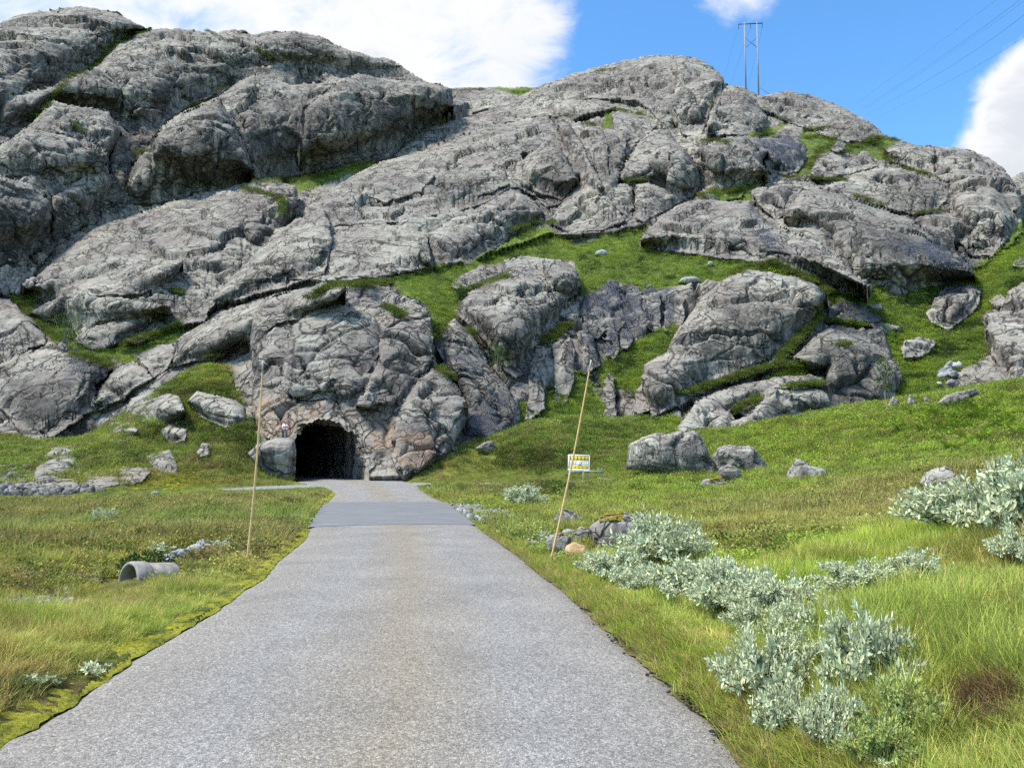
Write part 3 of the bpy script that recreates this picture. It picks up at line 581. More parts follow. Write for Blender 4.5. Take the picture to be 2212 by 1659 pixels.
# ------------------------------------------------------------------ relief of bare rock
def rock_relief(p, amp=1.0, seed=0, rot=0.0, fc=1.0):
    """metres of relief along the normal for world points"""
    c, s = math.cos(rot), math.sin(rot)
    q = np.stack([p[:, 0] * c + p[:, 2] * s, p[:, 1], -p[:, 0] * s + p[:, 2] * c], -1).astype(np.float32)
    wv = np.stack([fbm(p * .10, 3, seed=seed + 40), fbm(p * .10 + 9, 3, seed=seed + 41), fbm(p * .10 + 17, 3, seed=seed + 42)], -1).astype(np.float32)
    h = fbm(p * .05, 3, seed=seed + 1) * 1.2
    f2_ = smooth01(fc / .40) if not np.isscalar(fc) else 1.0; f3_ = smooth01(fc / .75) if not np.isscalar(fc) else 1.0
    # large joints and blocks, longer than high
    f1, ed, idv, dv = voro((q + wv * 5) * np.array([.075, .11, .16], np.float32), seed + 2)
    h += (dv * tilt(idv)).sum(-1) * 1.1 + (_u(idv) - .5) * .8
    gate = smooth01((fbm(p * .05, 2, seed=seed + 3) + .25) / .5)
    h -= 1.5 * np.exp(-(ed / .03) ** 2) * (.35 + .65 * gate)
    f1, ed, idv, dv = voro((q + wv * 2.2) * np.array([.20, .28, .38], np.float32), seed + 4)
    h += ((dv * tilt(idv)).sum(-1) * .20 + (_u(idv) - .5) * .22) * f2_
    gate = smooth01((fbm(p * .12, 2, seed=seed + 5) + .2) / .5)
    h -= .40 * np.exp(-(ed / .045) ** 2) * (.15 + .85 * gate) * f2_
    # long straight joints: two sets across the rock
    for k_, (dr, sp, dp) in enumerate((((.80, .25, .55), 6.5, .55), ((.35, .2, -.92), 5.0, .45), ((.97, .22, .08), 3.4, .35))):
        co = (p @ np.array(dr, np.float32)) / sp + wv[:, k_] * (1.1 if k_ < 2 else .7) + fbm(p * .35, 2, seed=seed + 50 + k_) * .10
        cell = np.floor(co); fr = co - cell; dd = np.minimum(fr, 1 - fr) * sp
        gj = smooth01((fbm(p * .07 + cell[:, None] * 3.3, 2, seed=seed + 60 + k_) - .02) / .25)
        h -= dp * np.exp(-(dd / .20) ** 2) * gj * f2_
        h += (_u(_h(cell.astype(np.int64), cell.astype(np.int64) * 0, cell.astype(np.int64) * 0, seed + 5 + k_)) - .5) * .35 * smooth01(dd / .5) * f2_
    f1, ed, idv, dv = voro((q + wv * .9) * np.array([.62, .8, 1.05], np.float32), seed + 6)
    h += (dv * tilt(idv)).sum(-1) * .10 * f3_ - .20 * f3_ * np.exp(-(ed / .06) ** 2) * smooth01((fbm(p * .2, 2, seed=seed + 9) - .05) / .3)
    h += fbm(p * np.array([.5, .5, .09]), 3, seed=seed + 7, ridged=True) * .10 * gate * f3_
    h += fbm(p * 1.1, 3, gain=.6, seed=seed + 8) * .13 * f3_
    return h * amp

mountain = None
N_SLAB = [0]
HOLE = zp('C', [(562, 1140), (566, 800), (560, 560), (600, 480), (700, 400), (850, 352), (1000, 350), (1110, 400), (1220, 430), (1310, 500), (1370, 620), (1410, 760), (1450, 900), (1470, 1140)])
_h0 = np.array(HOLE); _hh = [tuple(_h0[0])]
for _i in range(len(_h0) - 1):        # blasted, jagged rim
    _n = max(1, int(np.hypot(*(_h0[_i + 1] - _h0[_i])) / 4))
    for _k in range(1, _n + 1):
        _p = _h0[_i] + (_h0[_i + 1] - _h0[_i]) * _k / _n; _f = 1.0 if _p[1] < 1035 else 0.0
        _hh.append((_p[0] + _f * random.uniform(-2.2, 2.2), _p[1] + _f * random.uniform(-3.2, 3.2)))
HOLE = _hh
HOLE_CUT = HOLE[1:-1] + [(HOLE[-1][0], 1090.0), (HOLE[0][0], 1090.0)]

def grid_normals(P):
    du = np.gradient(P, axis=1); dv = np.gradient(P, axis=0); n = np.cross(du, dv); n /= np.linalg.norm(n, axis=-1, keepdims=True) + 1e-9
    return n
def slab(poly, bulge=.33, step=2.6, push=0.12, top=.55, side=.30, bot=.10, amp=1.0, mat=None, name='rock_slab', parent=True, rot=None, hole=False, rough=7.0, fixed_r=None, record=True, slope_lim=None, maxb=14.0, grass=False, seed=0, lean=.9, foot=.10, settle=2.6):
    """a rounded rock mass over the traced outline: its distance is that of the hillside it sits on, its thickness follows its size"""
    global DEP
    poly = [(float(a), float(c)) for a, c in poly]
    xs = [a for a, c in poly]; yv = [c for a, c in poly]; W, H = max(xs) - min(xs), max(yv) - min(yv)
    u = np.arange(min(xs) - 8, max(xs) + 8 + step, step); v = np.arange(min(yv) - 8, max(yv) + 8 + step, step)
    U, Vv = np.meshgrid(u, v)
    # supporting surface: plane fitted to the hillside inside the outline
    ins = in_poly(BUg, BVg, poly)
    if fixed_r is not None: pl = np.array([fixed_r, 0, 0])
    else:
        if ins.sum() < 6:
            cx, cy = sum(xs) / len(xs), sum(yv) / len(yv); ins = np.hypot(BUg - cx, BVg - cy) < max(W, H) * .6 + 6
        A_ = np.stack([np.ones(ins.sum()), BUg[ins], BVg[ins]], -1); pl, *_ = np.linalg.lstsq(A_, DEP[ins], rcond=None)
    if slope_lim is not None: 
        cx, cy = sum(xs) / len(xs), sum(yv) / len(yv); m0 = pl[0] + pl[1] * cx + pl[2] * cy; pl[2] = np.clip(pl[2], -slope_lim, slope_lim); pl[0] = m0 - pl[1] * cx - pl[2] * cy
    plane = pl[0] + pl[1] * U + pl[2] * Vv
    rmid = float(np.median(plane)); msz = min(W, H) * rmid / FPX; Bm = min(bulge * msz, maxb)
    if fixed_r is None:
        diff = (pl[0] + pl[1] * BUg + pl[2] * BVg - DEP)[ins]; plane = plane - max(0.0, float(np.percentile(diff, 78))) * .8 - push * Bm
    # ragged outline
    wob = fbm(np.stack([U / 42, Vv / 42, U * 0 + N_SLAB[0] * 3.7], -1), 4, gain=.6, seed=77) * rough
    inside = in_poly(U, Vv, poly)
    dsum = np.zeros_like(U); dmin = np.full_like(U, 1e9)
    n = len(poly); area = sum(poly[i][0] * poly[(i + 1) % n][1] - poly[(i + 1) % n][0] * poly[i][1] for i in range(n)); sg = 1 if area > 0 else -1
    for i in range(n):
        a, c = poly[i], poly[(i + 1) % n]; ex, ey = c[0] - a[0], c[1] - a[1]; L = math.hypot(ex, ey) + 1e-9
        ny = -ex / L * sg   # image-space outward normal, y down: negative = faces up
        d = seg_dist(U, Vv, a, c); dmin = np.minimum(dmin, d)
        if ny > .45: continue                       # foot of the face: stays where the hillside is
        wdt = (top * H * max(0, -ny) ** 1.5 + side * W * (1 - abs(ny)) ** 1.2) + 6
        s = np.clip((d + wob * .6) / wdt, 1e-3, 1.6)
        dsum += s ** -5.0
    sd = np.where(inside, dmin, -dmin) + wob
    s = np.clip(np.maximum(dsum, 1e-3) ** (-1 / 5.0), 0, 1); s = np.where(sd > -6, s, 0)
    prof = np.sqrt(np.maximum(0, 1 - (1 - s) ** 2))
    # the face stands steeper than the hillside: it leaves it at the foot and is farthest out below the crest
    col = np.where(inside, Vv, np.nan)
    with np.errstate(all='ignore'):
        import warnings; warnings.simplefilter('ignore')
        vb = np.nanmax(col, 0); vt = np.nanmin(col, 0)
    okc = ~np.isnan(vb); vb = np.interp(u, u[okc], vb[okc]); vt = np.interp(u, u[okc], vt[okc])
    kk = max(3, int(18 / step)); ker = np.ones(2 * kk + 1) / (2 * kk + 1); vb = np.convolve(np.pad(vb, kk, 'edge'), ker, 'valid'); vt = np.convolve(np.pad(vt, kk, 'edge'), ker, 'valid')
    tt = np.clip((vb[None] - Vv) / (vb - vt + 8)[None], 0, 1)
    rec = max(abs(pl[2]) * (vb - vt).mean(), .25 * msz)
    Bm = min(Bm, lean * rec) if fixed_r is None else Bm
    r = plane - Bm * prof * (foot + (1 - foot) * smooth01(tt * 1.25) ** .8)
    if fixed_r is None and settle:
        fj = np.clip(((vb + 7 - BV[0]) / 5).round().astype(int), 0, len(BV) - 1); fi = np.clip(((u - BU[0]) / 5).round().astype(int), 0, len(BU) - 1)
        rf = DEP[fj, fi]; k2 = max(3, int(26 / step)); rf = np.convolve(np.pad(rf, k2, 'edge'), np.ones(2 * k2 + 1) / (2 * k2 + 1), 'valid')
        rb = r[np.clip(((vb - v[0]) / step).round().astype(int), 0, len(v) - 1), np.arange(len(u))]
        r = r + np.maximum(rf - rb, -1.0)[None] * (1 - smooth01(tt * settle))
    keep = sd > -step * .6
    skirt = np.clip(-sd / step, 0, 1)
    gv_, gu_ = np.gradient(sd, step); gl = np.hypot(gu_, gv_) + 1e-6; near = sd < .5 * step; mvx = np.clip(sd, -step, step) / gl
    U = np.where(near, U - mvx * gu_ / gl, U); Vv = np.where(near, Vv - mvx * gv_ / gl, Vv)      # smooth rim
    P3 = at(U, Vv, r)
    nrm = grid_normals(P3); nrm *= np.sign((nrm * -P3).sum(-1, keepdims=True) + 1e-9)     # towards the viewer's side: outwards
    pts = P3[keep]
    rt = rot if rot is not None else (.45 if (N_SLAB[0] * 7919) % 10 > 3 else -.35)
    fade = smooth01(np.clip(sd[keep] / 26, 0, 1)) * .75 + .25
    vd = -pts / np.linalg.norm(pts, axis=1, keepdims=True); facing = np.abs((nrm[keep] * vd).sum(-1))
    am_ = amp * np.clip(.22 + rmid / 185, .38, 1.0)
    h = rock_relief(pts, am_, seed, rt, facing) * fade
    if grass:
        gm = grass_at(U[keep], Vv[keep]); hg = fbm(pts * .9, 4, seed=61) * .35 + fbm(pts * .25, 2, seed=62) * .7; h = h * (1 - gm) + hg * gm
    if hole: h *= 1.0
    h = np.clip(h, -2.2 * amp, 2.4 * amp)
    pts = pts + nrm[keep] * h[:, None]
    P3[keep] = pts
    # record depth
    if record:
        ui = np.clip(((BUg - u[0]) / step).round().astype(int), 0, len(u) - 1); vi = np.clip(((BVg - v[0]) / step).round().astype(int), 0, len(v) - 1)
        okk = in_poly(BUg, BVg, poly); DEP = np.where(okk, np.minimum(DEP, r[vi, ui]), DEP)
    idx = -np.ones(U.shape, int); idx[keep] = np.arange(keep.sum())
    q = np.stack([idx[:-1, :-1], idx[1:, :-1], idx[1:, 1:], idx[:-1, 1:]], -1).reshape(-1, 4)
    ok = (q >= 0).all(1)
    if hole:
        uc = ((U[:-1, :-1] + U[1:, 1:]) / 2).ravel(); vc = ((Vv[:-1, :-1] + Vv[1:, 1:]) / 2).ravel(); ok &= ~in_poly(uc, vc, HOLE_CUT)
    q = q[ok]
    verts = P3[keep]; ug = U[keep]; vg = Vv[keep]
    # close the rim backwards into the hillside
    e = np.concatenate([q[:, [0, 1]], q[:, [1, 2]], q[:, [2, 3]], q[:, [3, 0]]]); key = e[:, 0].astype(np.int64) * 10000000 + e[:, 1]; rev = e[:, 1].astype(np.int64) * 10000000 + e[:, 0]
    be = e[~np.isin(key, rev)]
    if hole and len(be):
        mu = ug[be].mean(1); mv = vg[be].mean(1); be = be[~((poly_dist(mu, mv, HOLE_CUT) < step * 2.5))]
    if len(be):
        bv = np.unique(be); mp = {int(a): i for i, a in enumerate(bv)}; base = len(verts)
        out = verts[bv].copy(); rad = np.hypot(out[:, 0], out[:, 1]); dp = np.minimum(2.5 + .9 * Bm, 12.0)
        out[:, 0] *= (rad + dp) / rad; out[:, 1] *= (rad + dp) / rad; out[:, 2] -= .10 * dp
        verts = np.vstack([verts, out]); i0 = np.array([mp[int(a)] for a in be[:, 0]]) + base; i1 = np.array([mp[int(a)] for a in be[:, 1]]) + base
        q = np.vstack([q, np.stack([be[:, 1], be[:, 0], i0, i1], -1)]); ug = np.r_[ug, ug[bv]]; vg = np.r_[vg, vg[bv]]
    used = np.unique(q); remap = np.zeros(len(verts), int); remap[used] = np.arange(len(used))
    verts = verts[used]; q = remap[q]; ug = ug[used]; vg = vg[used]
    # origin at the slab's middle foot
    org = np.array([verts[:, 0].mean(), verts[:, 1].mean(), verts[:, 2].min()])
    me = mesh_np(name, verts - org, q)
    fattr(me, 'pink', soft_polys(ug, vg, PINKP, 14)); fattr(me, 'wet', soft_polys(ug, vg, WETP, 24)); fattr(me, 'dark_streak', soft_polys(ug, vg, DARKP, 50))
    if grass: fattr(me, 'grass', grass_at(ug, vg))
    o = link(name, me, mat or (m_base if grass else m_rock), mountain if parent else None); o.location = org
    N_SLAB[0] += 1
    return o

# ------------------------------------------------------------------ body of the mountain
SKY_L = [(-190, 120), (0, 45), (60, 30), (130, 18), (165, 13), (200, 15), (240, 25), (290, 52), (315, 68), (360, 62), (420, 66), (450, 75), (490, 66), (530, 68), (545, 75), (575, 68), (620, 70), (680, 85), (740, 105), (790, 120), (830, 125), (868, 140), (890, 158), (915, 172), (945, 188)]
SKY_C = [(975, 190), (1040, 190), (1100, 187), (1165, 188)]
SKY_S = [(1220, 165), (1290, 145), (1350, 130), (1400, 120), (1450, 117), (1500, 124), (1540, 145), (1562, 170)]
SKY_R = [(1600, 186), (1620, 200), (1640, 208), (1700, 198), (1760, 207), (1830, 235), (1880, 265), (1910, 292), (1990, 315), (2060, 317), (2100, 325), (2140, 342), (2170, 365), (2190, 380), (2212, 372), (2300, 335), (2400, 310)]
skyl = np.array(SKY_L + SKY_C + SKY_S + SKY_R)
FOOT = np.array([(-190, 1010), (0, 1000), (200, 985), (330, 930), (430, 870), (560, 930), (620, 1060), (900, 1060), (960, 1010), (1110, 980), (1300, 960), (1480, 1010), (1650, 980), (1900, 930), (2212, 890), (2400, 870)], float)
step = 4.0
u = np.arange(-190, 2400, step); vtop = np.interp(u, skyl[:, 0], skyl[:, 1]) + 14; vbot = np.interp(u, FOOT[:, 0], FOOT[:, 1])
nrow = 190; f = np.linspace(0, 1, nrow)
U = np.repeat(u[None], nrow, 0); Vv = vtop[None] + (vbot - vtop)[None] * f[:, None]
P3 = at(U, Vv, rbase(U, Vv) + 1.0); nrm = grid_normals(P3); nrm *= np.sign((nrm * -P3).sum(-1, keepdims=True))
gm = grass_at(U, Vv); flat3 = P3.reshape(-1, 3)
h = rock_relief(flat3, 1.0, 0, .4, np.abs((nrm.reshape(-1, 3) * (flat3 / np.linalg.norm(flat3, axis=1, keepdims=True))).sum(-1))); hg = fbm(flat3 * .9, 4, seed=61) * .30 + fbm(flat3 * .22, 2, seed=62) * .6
hm = (h * (1 - gm.ravel()) + hg * gm.ravel()).reshape(U.shape); P3 = P3 + nrm * hm[..., None]
# far side of the ridge
topr = P3[0]; rad = np.hypot(topr[:, 0], topr[:, 1]); backrows = []
for dr, dz in ((160, -70), (60, -14), (18, -1.0)):
    b_ = topr.copy(); b_[:, 0] *= (rad + dr) / rad; b_[:, 1] *= (rad + dr) / rad; b_[:, 2] += dz; backrows.append(b_)
P3 = np.concatenate([np.array(backrows), P3]); Uf = np.concatenate([U[:1]] * 3 + [U]); Vf = np.concatenate([Vv[:1]] * 3 + [Vv])
i_ = np.arange(P3.shape[0] * P3.shape[1]).reshape(P3.shape[:2]); q = np.stack([i_[:-1, :-1], i_[1:, :-1], i_[1:, 1:], i_[:-1, 1:]], -1).reshape(-1, 4)
cu = Uf.ravel()[q].mean(1); cv = Vf.ravel()[q].mean(1); q = q[~(in_poly(cu, cv, HOLE_CUT) & (cv > 300))]
BASE_PTS, BASE_NRM, BASE_G, BASE_U, BASE_V = P3[3:].reshape(-1, 3), nrm.reshape(-1, 3), gm.ravel(), U.ravel(), Vv.ravel()
me = mesh_np('mountain', P3.reshape(-1, 3), q)
fattr(me, 'grass', grass_at(Uf, Vf)); fattr(me, 'pink', soft_polys(Uf, Vf, PINKP, 14)); fattr(me, 'wet', soft_polys(Uf, Vf, WETP, 24)); fattr(me, 'dark_streak', soft_polys(Uf, Vf, DARKP, 50))
mountain = tag(link('mountain', me, m_base), kind='structure')

# the large masses
kw = dict(step=3.4, grass=True, maxb=22, rough=5, bulge=.22, top=.30, side=.10, bot=.06)
slab(SKY_C[:0] + [(950, 235), (962, 200)] + SKY_C + [(1230, 215), (1100, 260), (1000, 290)], **{**kw, 'bulge': .15})
slab(SKY_L + [(970, 203), (985, 228), (975, 300), (870, 330), (840, 350), (780, 362), (600, 392), (500, 418), (400, 442), (280, 478), (150, 565), (60, 610), (-190, 660)], **{**kw, 'bulge': .12})
slab([(2175, 395), (2190, 380), (2212, 370), (2300, 335), (2400, 310), (2400, 520), (2200, 520)], **kw)
slab([(1560, 240), (1575, 190)] + SKY_R[:13] + [(2190, 400), (2212, 500), (2120, 570), (1900, 630), (1700, 570), (1560, 480), (1500, 440), (1560, 330)], **{**kw, 'bulge': .12})
slab([(1165, 188)] + SKY_S + [(1568, 190), (1600, 240), (1660, 330), (1600, 425), (1430, 478), (1300, 505), (1180, 505), (1000, 570), (850, 590), (700, 600), (630, 560), (650, 510), (700, 445), (830, 372), (900, 295), (1000, 255), (1080, 228)], **{**kw, 'bulge': .14})

S = [ # (outline window, outline, options) back to front
 ('1', [(-400, 200), (0, 150), (150, 85), (430, 75), (500, 42), (640, 58), (760, 84), (880, 152), (980, 195), (850, 210), (740, 270), (640, 370), (560, 450), (440, 490), (330, 600), (200, 740), (0, 860), (-400, 900)], {}),
 ('1', [(1000, 195), (1130, 184), (1330, 204), (1600, 214), (1640, 244), (1900, 204), (2100, 244), (2201, 304), (2400, 370), (2600, 430), (2300, 470), (2000, 450), (1700, 430), (1500, 500), (1420, 600), (1200, 700), (1000, 850), (850, 880), (700, 720), (350, 640), (460, 500), (620, 440), (760, 290), (900, 220)], {}),
 ('1', [(0, 640), (330, 560), (440, 500), (640, 430), (800, 560), (780, 700), (600, 720), (340, 640), (200, 760), (0, 860)], {'bulge': .25}),
 ('1', [(1650, 260), (1900, 210), (2100, 250), (2201, 310), (2300, 400), (2100, 440), (1900, 430), (1700, 420)], {'bulge': .4}),
 ('1', [(0, 960), (200, 800), (350, 650), (700, 720), (790, 850), (720, 1000), (720, 1200), (640, 1400), (420, 1540), (330, 1659), (0, 1900), (-400, 1950), (-400, 1000)], {'bulge': .22}),
 ('1', [(0, 940), (210, 830), (420, 880), (600, 900), (700, 1000), (690, 1180), (500, 1150), (300, 1240), (130, 1130), (0, 1150), (-300, 1100)], {'bulge': .35}),
 ('1', [(-300, 1150), (0, 1130), (200, 1200), (330, 1300), (330, 1500), (200, 1640), (0, 1750), (-300, 1800)], {'bulge': .3}),
 ('1', [(340, 1280), (480, 1190), (690, 1060), (715, 1200), (640, 1400), (430, 1530), (340, 1560)], {'bulge': .3}),
 ('1', [(750, 780), (860, 880), (1000, 880), (990, 1000), (850, 1050), (840, 1370), (780, 1390), (720, 1330), (720, 1000)], {'bulge': .3, 'push': -.1}),
 ('P', [(285, 440), (275, 400), (290, 350), (333, 300), (350, 272), (400, 240), (470, 210), (530, 166), (565, 160), (630, 185), (733, 172), (800, 165), (870, 175), (940, 188), (972, 215), (975, 245), (940, 278), (880, 292), (860, 332), (820, 345), (740, 355), (650, 375), (560, 398), (540, 412), (420, 415), (400, 430)], {'bulge': .42, 'top': .42, 'bot': .05, 'maxb': 18}),
 ('1', [(1000, 900), (1060, 820), (1200, 730), (1420, 640), (1500, 760), (1600, 950), (1650, 1130), (1560, 1180), (1400, 1260), (1250, 1230), (1160, 1100), (1000, 1060)], {'bulge': .45, 'push': .3}),
 ('2', [(0, 520), (120, 480), (360, 520), (560, 520), (720, 570), (740, 700), (680, 780), (520, 800), (420, 920), (200, 1000), (0, 1030), (-250, 1060), (-230, 700)], {'bulge': .30, 'push': .15, 'top': .3}),
 ('2', [(690, 770), (700, 700), (780, 670), (840, 650), (830, 710), (800, 770)], {'bulge': .4}),
 ('2', [(730, 600), (900, 590), (1010, 600), (1140, 620), (1140, 640), (1010, 690), (860, 720), (830, 640)], {'bulge': .3}),
 # right summit
 ('P', [(1150, 200), (1220, 168), (1290, 148), (1350, 133), (1400, 123), (1450, 120), (1500, 127), (1540, 148), (1560, 172), (1560, 205), (1540, 240), (1500, 270), (1420, 245), (1370, 218), (1280, 212), (1180, 218), (1110, 238)], {'bulge': .35}),
 ('2', [(350, 1010), (420, 930), (560, 800), (900, 750), (1100, 690), (1300, 640), (1500, 625), (1700, 650), (1780, 690), (1500, 760), (1350, 740), (1100, 780), (800, 870), (500, 1000)], {'bulge': .35}),
 ('2', [(-230, 1340), (0, 1180), (230, 1050), (500, 980), (700, 900), (1000, 790), (1330, 740), (1420, 830), (1480, 960), (1560, 1100), (1420, 1310), (1330, 1340), (1240, 1250), (1150, 1200), (1060, 1230), (900, 1330), (580, 1400), (300, 1430), (0, 1450), (-250, 1500)], {'bulge': .30, 'top': .4}),
 ('2', [(980, 930), (1120, 900), (1200, 960), (1150, 1010), (1020, 1010)], {'bulge': .5}), ('2', [(1170, 1040), (1300, 920), (1420, 950), (1540, 1150), (1430, 1290), (1300, 1240), (1190, 1180)], {'bulge': .4}),
 ('2', [(760, 1120), (960, 1050), (1060, 1080), (1090, 1190), (900, 1270), (780, 1230)], {'bulge': .35}), ('2', [(240, 1090), (560, 1000), (640, 1100), (520, 1230), (300, 1300), (120, 1250)], {'bulge': .3}),
 ('2', [(1400, 790), (1560, 780), (1700, 820), (1830, 850), (1830, 1000), (1790, 1150), (1760, 1300), (1850, 1430), (1700, 1480), (1480, 1500), (1350, 1430), (1420, 1310), (1560, 1120), (1480, 950)], {'bulge': .35}),
 ('2', [(1410, 810), (1480, 790), (1600, 1000), (1700, 1200), (1640, 1300), (1560, 1180)], {'bulge': .5}), ('2', [(1600, 830), (1700, 830), (1720, 1000), (1740, 1200), (1680, 1150), (1620, 1000)], {'bulge': .5}),
 ('2', [(1750, 720), (1880, 700), (2000, 760), (2040, 800), (1960, 880), (1840, 980), (1760, 860)], {'bulge': .4}),
 ('2', [(1790, 1130), (1850, 1020), (1930, 900), (2020, 828), (2110, 830), (2160, 900), (2212, 950), (2260, 1100), (2212, 1230), (2100, 1250), (1900, 1240)], {'bulge': .5, 'push': .25}),
 ('2', [(1760, 1190), (1830, 1180), (1880, 1200), (1890, 1330), (1860, 1400), (1800, 1370), (1755, 1300)], {'bulge': .6}), ('2', [(1900, 1190), (1990, 1165), (2100, 1220), (2230, 1260), (2110, 1350), (1960, 1430), (1900, 1430)], {'bulge': .5}),
 ('2', [(2010, 720), (2100, 620), (2230, 560), (2250, 700), (2180, 780), (2060, 790)], {'bulge': .4}),
 ('2', [(570, 1500), (720, 1410), (900, 1330), (1060, 1240), (1160, 1220), (1260, 1300), (1330, 1370), (1240, 1430), (1110, 1490), (1050, 1560), (950, 1620), (850, 1700), (600, 1700)], {'bulge': .4, 'push': .25}),
 ('2', [(-300, 1500), (0, 1450), (300, 1430), (560, 1500), (600, 1720), (300, 1760), (0, 1800), (-330, 1790)], {'bulge': .28}),
 # pylon hill and right flank
 ('3', [(-50, 370), (0, 366), (100, 425), (220, 485), (262, 545), (200, 620), (150, 760), (110, 880), (0, 880), (-60, 700)], {'bulge': .4}),
 ('3', [(268, 562), (340, 552), (420, 602), (460, 680), (540, 760), (520, 830), (420, 870), (300, 880), (150, 870), (170, 720), (220, 620)], {'bulge': .4}),
 ('3', [(450, 635), (560, 615), (680, 600), (800, 614), (920, 654), (1060, 704), (1180, 794), (1270, 880), (1240, 930), (1100, 900), (960, 850), (800, 840), (680, 800), (560, 740), (480, 700)], {'bulge': .35}),
 ('3', [(860, 860), (960, 820), (1080, 800), (1160, 860), (1240, 890), (1200, 930), (1060, 920), (960, 900)], {'bulge': .4}),
 ('3', [(110, 960), (260, 890), (400, 880), (470, 930), (540, 1130), (480, 1190), (340, 1220), (240, 1230), (130, 1100)], {'bulge': .45}),
 ('3', [(470, 900), (680, 885), (790, 950), (805, 1020), (740, 1110), (650, 1140), (550, 1130), (500, 1000)], {'bulge': .5, 'push': .2}),
 ('3', [(-90, 1000), (0, 960), (90, 1060), (110, 1200), (60, 1280), (-60, 1300), (-120, 1200)], {'bulge': .45}),
 ('3', [(870, 995), (960, 980), (1080, 1040), (1180, 965), (1260, 1060), (1270, 1080), (1060, 1140), (820, 1140)], {'bulge': .4}),
 ('3', [(950, 960), (1000, 905), (1060, 930), (1060, 975), (980, 985)], {'bulge': .5}),
 ('3', [(1280, 945), (1450, 942), (1720, 952), (1880, 985), (1990, 1085), (2100, 1125), (2180, 1230), (2206, 1330), (2120, 1370), (2180, 1440), (2140, 1530), (2000, 1650), (1850, 1640), (1760, 1500), (1700, 1300), (1730, 1180), (1500, 1090), (1320, 1040)], {'bulge': .35}),
 ('3', [(430, 1240), (560, 1180), (660, 1150), (820, 1180), (900, 1230), (770, 1230), (660, 1380), (600, 1440), (500, 1330)], {'bulge': .35}),
 ('3', [(1060, 1150), (1250, 1090), (1400, 1085), (1560, 1130), (1740, 1180), (1700, 1290), (1650, 1370), (1500, 1390), (1320, 1340), (1150, 1290), (960, 1260), (880, 1220)], {'bulge': .45, 'push': .2}),
 ('P', [(1690, 466), (1717, 430), (1733, 410), (1777, 410), (1830, 423), (1893, 446), (1960, 466), (1997, 493), (2043, 533), (2093, 566), (2110, 600), (2060, 610), (1985, 622), (1940, 640), (1890, 636), (1850, 622), (1810, 570), (1744, 500), (1705, 492)], {'bulge': .38, 'push': .25, 'top': .5}),
 ('P', [(1380, 525), (1400, 490), (1420, 470), (1460, 445), (1510, 428), (1548, 433), (1620, 440), (1645, 466), (1665, 480), (1710, 500), (1777, 520), (1830, 573), (1880, 625), (1830, 620), (1760, 600), (1700, 575), (1640, 562), (1560, 560), (1480, 545), (1420, 540)], {'bulge': .5, 'push': .25}),
 # slabs above the road on the left
 ('P', [(52, 612), (95, 590), (110, 560), (150, 530), (200, 492), (270, 472), (330, 450), (400, 422), (500, 402), (590, 386), (640, 400), (645, 450), (590, 520), (540, 590), (480, 640), (440, 690), (380, 702), (300, 742), (170, 738), (150, 690), (105, 650)], {'bulge': .32, 'push': .2}),
 ('4', [(470, 540), (620, 460), (860, 400), (950, 350), (1000, 380), (960, 460), (780, 560), (680, 600), (560, 600)], {'bulge': .4}),
 ('4', [(180, 380), (400, 260), (760, 270), (980, 300), (1100, 330), (960, 400), (700, 420), (480, 430), (320, 420)], {'bulge': .35}),
 ('4', [(150, 190), (330, 40), (700, 0), (1000, 40), (1200, 30), (1120, 160), (900, 260), (560, 260), (240, 270)], {'bulge': .3}),
 ('P', [(450, 660), (500, 600), (560, 540), (640, 470), (700, 450), (720, 520), (700, 590), (620, 620), (540, 640), (470, 655)], {'bulge': .35}),
 ('4', [(-450, 270), (0, 270), (70, 280), (180, 380), (310, 540), (330, 570), (200, 610), (0, 700), (-450, 760)], {'bulge': .35}),
 ('4', [(-450, 760), (0, 705), (150, 640), (300, 600), (460, 630), (620, 650), (700, 720), (740, 740), (620, 830), (600, 980), (480, 1080), (300, 1170), (190, 1200), (60, 1040), (0, 1000), (-450, 1000)], {'bulge': .32}),
 ('4', [(640, 880), (740, 740), (860, 670), (940, 720), (985, 790), (880, 850), (800, 920), (640, 990), (580, 1000)], {'bulge': .4, 'push': .2}),
 ('4', [(880, 650), (1000, 590), (1120, 570), (1130, 640), (1080, 720), (1000, 790), (960, 750)], {'bulge': .5, 'push': .2}),
 # middle dome and broken ribs
 ('5', [(720, 190), (770, 130), (900, 60), (1000, 60), (1020, 110), (950, 170), (800, 225)], {'bulge': .5}),
 ('5', [(780, 290), (830, 230), (960, 170), (1060, 110), (1060, 30), (1200, 0), (1300, 20), (1420, 20), (1520, 90), (1550, 190), (1500, 270), (1480, 330), (1430, 430), (1300, 540), (1210, 620), (1200, 760), (1130, 800), (1060, 740), (1000, 620), (880, 500), (790, 400)], {'bulge': .45, 'push': .25}),
 ('5', [(1300, 20), (1420, 20), (1520, 90), (1550, 190), (1500, 270), (1420, 280), (1340, 200)], {'bulge': .45, 'push': .2}),
]
RIBS = [('5', (1215, 660), (1330, 560), (1190, 1040), (1330, 990), 3), ('5', (1370, 560), (1500, 470), (1380, 960), (1520, 800), 3), ('5', (1520, 460), (1640, 480), (1540, 760), (1680, 700), 2),
        ('5', (1560, 300), (1790, 150), (1600, 520), (1860, 420), 4), ('5', (1830, 180), (2060, 200), (1880, 420), (2060, 480), 4), ('5', (2090, 200), (2240, 250), (2090, 480), (2200, 480), 3), ('5', (1700, 500), (1900, 470), (1720, 650), (1900, 520), 4),
        ('5', (1690, 780), (1770, 760), (1700, 1060), (1790, 1020), 1), ('5', (1900, 850), (1990, 800), (1890, 1000), (2000, 990), 1)]
